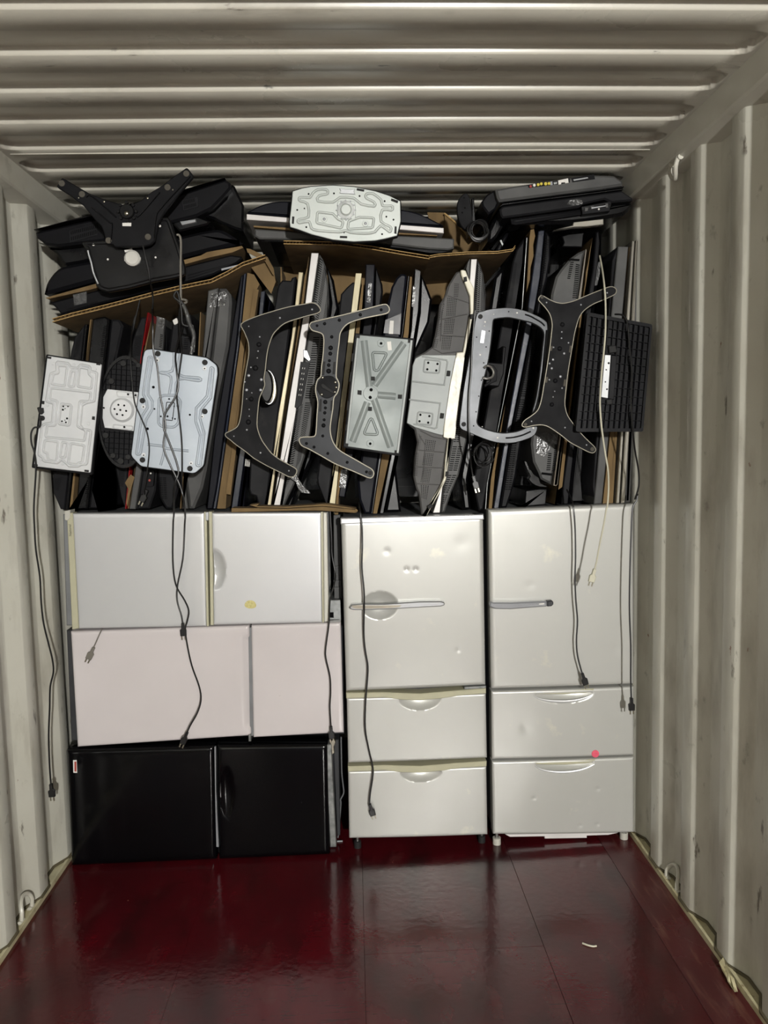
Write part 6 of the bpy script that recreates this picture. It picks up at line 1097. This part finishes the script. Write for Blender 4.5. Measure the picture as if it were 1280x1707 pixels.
cord('black cord over the rounded plate whose plug hangs before the top of the white refrigerator', [(-0.701,-0.15,2.412),(-0.696,-0.135,2.371),(-0.689,-0.13,2.323),(-0.689,-0.12,2.29),(-0.706,-0.03,2.273),(-0.708,-0.02,2.235),(-0.713,-0.02,2.202)]+[(-0.674,-0.17,2.145),(-0.678,-0.17,2.046),(-0.666,-0.17,1.977),(-0.661,-0.17,1.88),(-0.65,-0.17,1.806),(-0.647,-0.17,1.757),(-0.658,-0.17,1.69),(-0.636,-0.17,1.621),(-0.607,-0.17,1.552),(-0.594,-0.17,1.496),(-0.606,-0.1,1.433)]+[(-0.622,-0.045,1.39),(-0.635,-0.045,1.257),(-0.66,-0.045,1.155),(-0.665,-0.045,1.093),(-0.651,-0.045,1.03),(-0.647,-0.045,0.988),(-0.647,-0.045,0.98)], sub=4)
cord('black cord from the knot down past the white refrigerator to the black one', [(-0.584,-0.06,2.215),(-0.585,-0.06,2.193),(-0.584,-0.06,2.164)]+[(-0.6,-0.155,2.038),(-0.593,-0.187,1.962),(-0.59,-0.187,1.907),(-0.605,-0.187,1.865),(-0.645,-0.187,1.805),(-0.649,-0.187,1.757),(-0.641,-0.187,1.732),(-0.603,-0.19,1.609),(-0.619,-0.192,1.548),(-0.643,-0.12,1.443)]+[(-0.663,-0.058,1.393),(-0.671,-0.058,1.25),(-0.664,-0.058,1.157),(-0.633,-0.058,1.094),(-0.619,-0.058,1.052),(-0.627,-0.058,1.011),(-0.636,-0.058,0.98),(-0.631,-0.058,0.917),(-0.617,-0.058,0.833),(-0.592,-0.058,0.748),(-0.588,-0.058,0.694),(-0.605,-0.058,0.642),(-0.636,-0.058,0.59),(-0.656,-0.058,0.546)], sub=4)
cord('black cord lying down the middle of the rounded bluish plate', [(-0.592,-0.08,2.212),(-0.596,-0.09,2.179),(-0.59,-0.12,2.098)]+[(-0.576,-0.165,2.036),(-0.588,-0.165,1.964),(-0.602,-0.165,1.888),(-0.599,-0.165,1.824),(-0.594,-0.165,1.756),(-0.592,-0.165,1.694),(-0.595,-0.165,1.608),(-0.605,-0.14,1.532),(-0.621,-0.03,1.453)], plug=False)
cord('thin black cord looping before the oval base with its plug near the jack panel', [(-0.756,-0.02,2.246),(-0.773,-0.02,2.188),(-0.792,-0.02,2.119)]+[(-0.776,-0.02,2.189),(-0.788,-0.03,2.138),(-0.764,-0.15,2.041),(-0.761,-0.165,1.949),(-0.756,-0.165,1.857),(-0.737,-0.165,1.802),(-0.717,-0.165,1.746),(-0.711,-0.165,1.691),(-0.717,-0.165,1.635),(-0.745,-0.1,1.577),(-0.772,-0.03,1.529),(-0.786,0.02,1.503)], r=0.0027)
t = cord('grey cord hanging from the top left stand, ending in a knot', [(-0.59,-0.1,2.462),(-0.58,-0.1,2.459),(-0.576,-0.1,2.434),(-0.581,-0.1,2.35),(-0.587,-0.09,2.252),(-0.588,-0.09,2.227)], CABG, 0.0042, False)
kx, kz = [(-0.581,2.224)][0]
obj('knot', G().tube([(kx+0.016*math.cos(a), -0.09+0.007*math.sin(2*a), kz+0.008*math.sin(a)) for a in [2*math.pi*k/16 for k in range(16)]], 0.0042, 7, True), CABG, t)
cord('folded bundle of black cord below the knot over the rounded bluish plate', [(-0.576,-0.12,2.211),(-0.599,-0.12,2.229),(-0.605,-0.12,2.241),(-0.594,-0.12,2.255),(-0.587,-0.12,2.235),(-0.583,-0.12,2.208),(-0.58,-0.12,2.177),(-0.579,-0.12,2.141),(-0.567,-0.12,2.131),(-0.555,-0.12,2.134),(-0.562,-0.12,2.174),(-0.573,-0.12,2.207),(-0.58,-0.12,2.22)], CABB, 0.0045, False)
obj_ = cord('clear taped loop of cord hanging right of the folded cord bundle', [(-0.569,-0.14,2.202),(-0.56,-0.14,2.18),(-0.549,-0.14,2.137),(-0.539,-0.14,2.11),(-0.536,-0.14,2.088),(-0.542,-0.14,2.058),(-0.549,-0.14,2.025)], TAPE, 0.007, False)
cord('black cord ending in a small connector in the gap left of the middle refrigerator', [(-0.062,0.02,1.421),(-0.059,0.02,1.315),(-0.059,0.02,1.241),(-0.048,0.01,1.168),(-0.055,-0.03,1.123),(-0.071,-0.03,1.071),(-0.078,-0.03,0.976),(-0.093,-0.03,0.881),(-0.094,-0.03,0.838),(-0.08,-0.03,0.763),(-0.079,-0.03,0.698),(-0.084,-0.03,0.634),(-0.081,-0.03,0.536)], r=0.003, plug=True)
cord('black cord hanging over the front of the middle upright refrigerator', [(0.053,0.03,1.452),(0.057,-0.02,1.423),(0.062,-0.03,1.366),(0.062,-0.05,1.293),(0.058,-0.05,1.202),(0.064,-0.055,1.111),(0.063,-0.05,1.042),(0.059,-0.03,0.936),(0.063,-0.03,0.867),(0.072,-0.03,0.798),(0.067,-0.03,0.729),(0.06,-0.03,0.66),(0.055,-0.03,0.547),(0.067,-0.03,0.459),(0.081,-0.03,0.388),(0.081,-0.03,0.344),(0.069,-0.03,0.273),(0.065,-0.035,0.231),(0.071,-0.035,0.209)], r=0.0034)
cord('black cord with plug left of the white plug on the right refrigerator', [(0.889,0.02,1.482),(0.895,-0.02,1.45),(0.895,-0.05,1.418),(0.902,-0.05,1.333),(0.904,-0.05,1.222),(0.902,-0.05,1.137),(0.905,-0.05,1.05),(0.912,-0.05,0.963),(0.908,-0.05,0.885),(0.912,-0.05,0.823),(0.927,-0.05,0.761),(0.938,-0.05,0.727)])
cord('cream cord with a pale plug running from the four armed stand', [(1.013,0,2.391),(0.996,-0.08,2.325),(0.975,-0.17,2.242),(0.976,-0.18,2.177),(0.963,-0.22,2.082),(0.958,-0.22,2.007),(0.95,-0.22,1.931),(0.945,-0.22,1.855),(0.944,-0.22,1.804),(0.95,-0.22,1.727),(0.963,-0.22,1.636),(0.975,-0.22,1.565),(0.984,-0.2,1.498),(0.98,-0.2,1.433)]+[(0.976,-0.2,1.421),(0.967,-0.2,1.365),(0.952,-0.2,1.292),(0.939,-0.2,1.219),(0.927,-0.2,1.175)], CABW, 0.0034, True, CABW)
cord('long black cord with plug over the ribbed plate, nearest the right wall', [(1.015,-0.17,2.14),(1.034,-0.2,2.131),(1.047,-0.21,2.104),(1.056,-0.21,2.019),(1.065,-0.21,1.93),(1.065,-0.21,1.866),(1.063,-0.21,1.815),(1.069,-0.21,1.725),(1.09,-0.18,1.64),(1.116,-0.15,1.559),(1.117,-0.15,1.499),(1.107,-0.14,1.451)]+[(1.128,-0.11,1.467),(1.124,-0.11,1.442),(1.109,-0.11,1.41),(1.104,-0.11,1.31),(1.1,-0.11,1.141),(1.1,-0.11,1.005),(1.106,-0.11,0.868),(1.107,-0.11,0.73),(1.111,-0.11,0.638)])
cord('short clear grey plug hanging on the white refrigerator', [(-0.975,0,0.977),(-0.982,-0.02,0.956),(-1,-0.02,0.919),(-1.015,-0.02,0.89)], CABG, 0.0026, True, CABG)
cord('black cord with plug in front of the charcoal perforated television', [(0.505,-0.11,2.171),(0.494,-0.11,2.059),(0.488,-0.11,1.946),(0.48,-0.11,1.871),(0.477,-0.11,1.795),(0.478,-0.11,1.693),(0.491,-0.05,1.615),(0.5,-0.03,1.561),(0.509,-0.03,1.528)])
def coil(label, c, rx, rz, turns, y, r, m=CABB, seed=1):
    rn = random.Random(seed); pts = []
    for k in range(turns*14):
        a = 2*math.pi*k/14; q = rn.uniform(0.86, 1.08) if k % 7 == 0 else 1
        s = 1-0.16*((k//14) % 2)
        pts.append((c[0]+rx*s*math.cos(a)+0.006*math.sin(k*0.37), y+0.010*math.sin(k*0.21+seed), c[1]+rz*s*math.sin(a)+0.006*math.cos(k*0.29)))
    t = thing('cable_coil', label, 'cable', (c[0], y, c[1]))
    obj('cable', G().tube(smooth(pts, 2, False), r, 6), m, t)
    obj('tie', G().tube([(c[0]-rx*1.08, y, c[1]-0.006), (c[0]-rx*0.78, y-0.014, c[1]), (c[0]-rx*1.08, y, c[1]+0.006)], 0.003, 6), PAPER if False else m, t)
coil('thin black cable coil below the ring shaped stand', [(0.55,1.634)][0], 0.042, 0.045, 3, -0.01, 0.0026, CABB, 2)
coil('glossy bundled black cable under the round stand at the top', [(0.542,2.496)][0], 0.036, 0.036, 5, 0.02, 0.0042, CABB, 3)
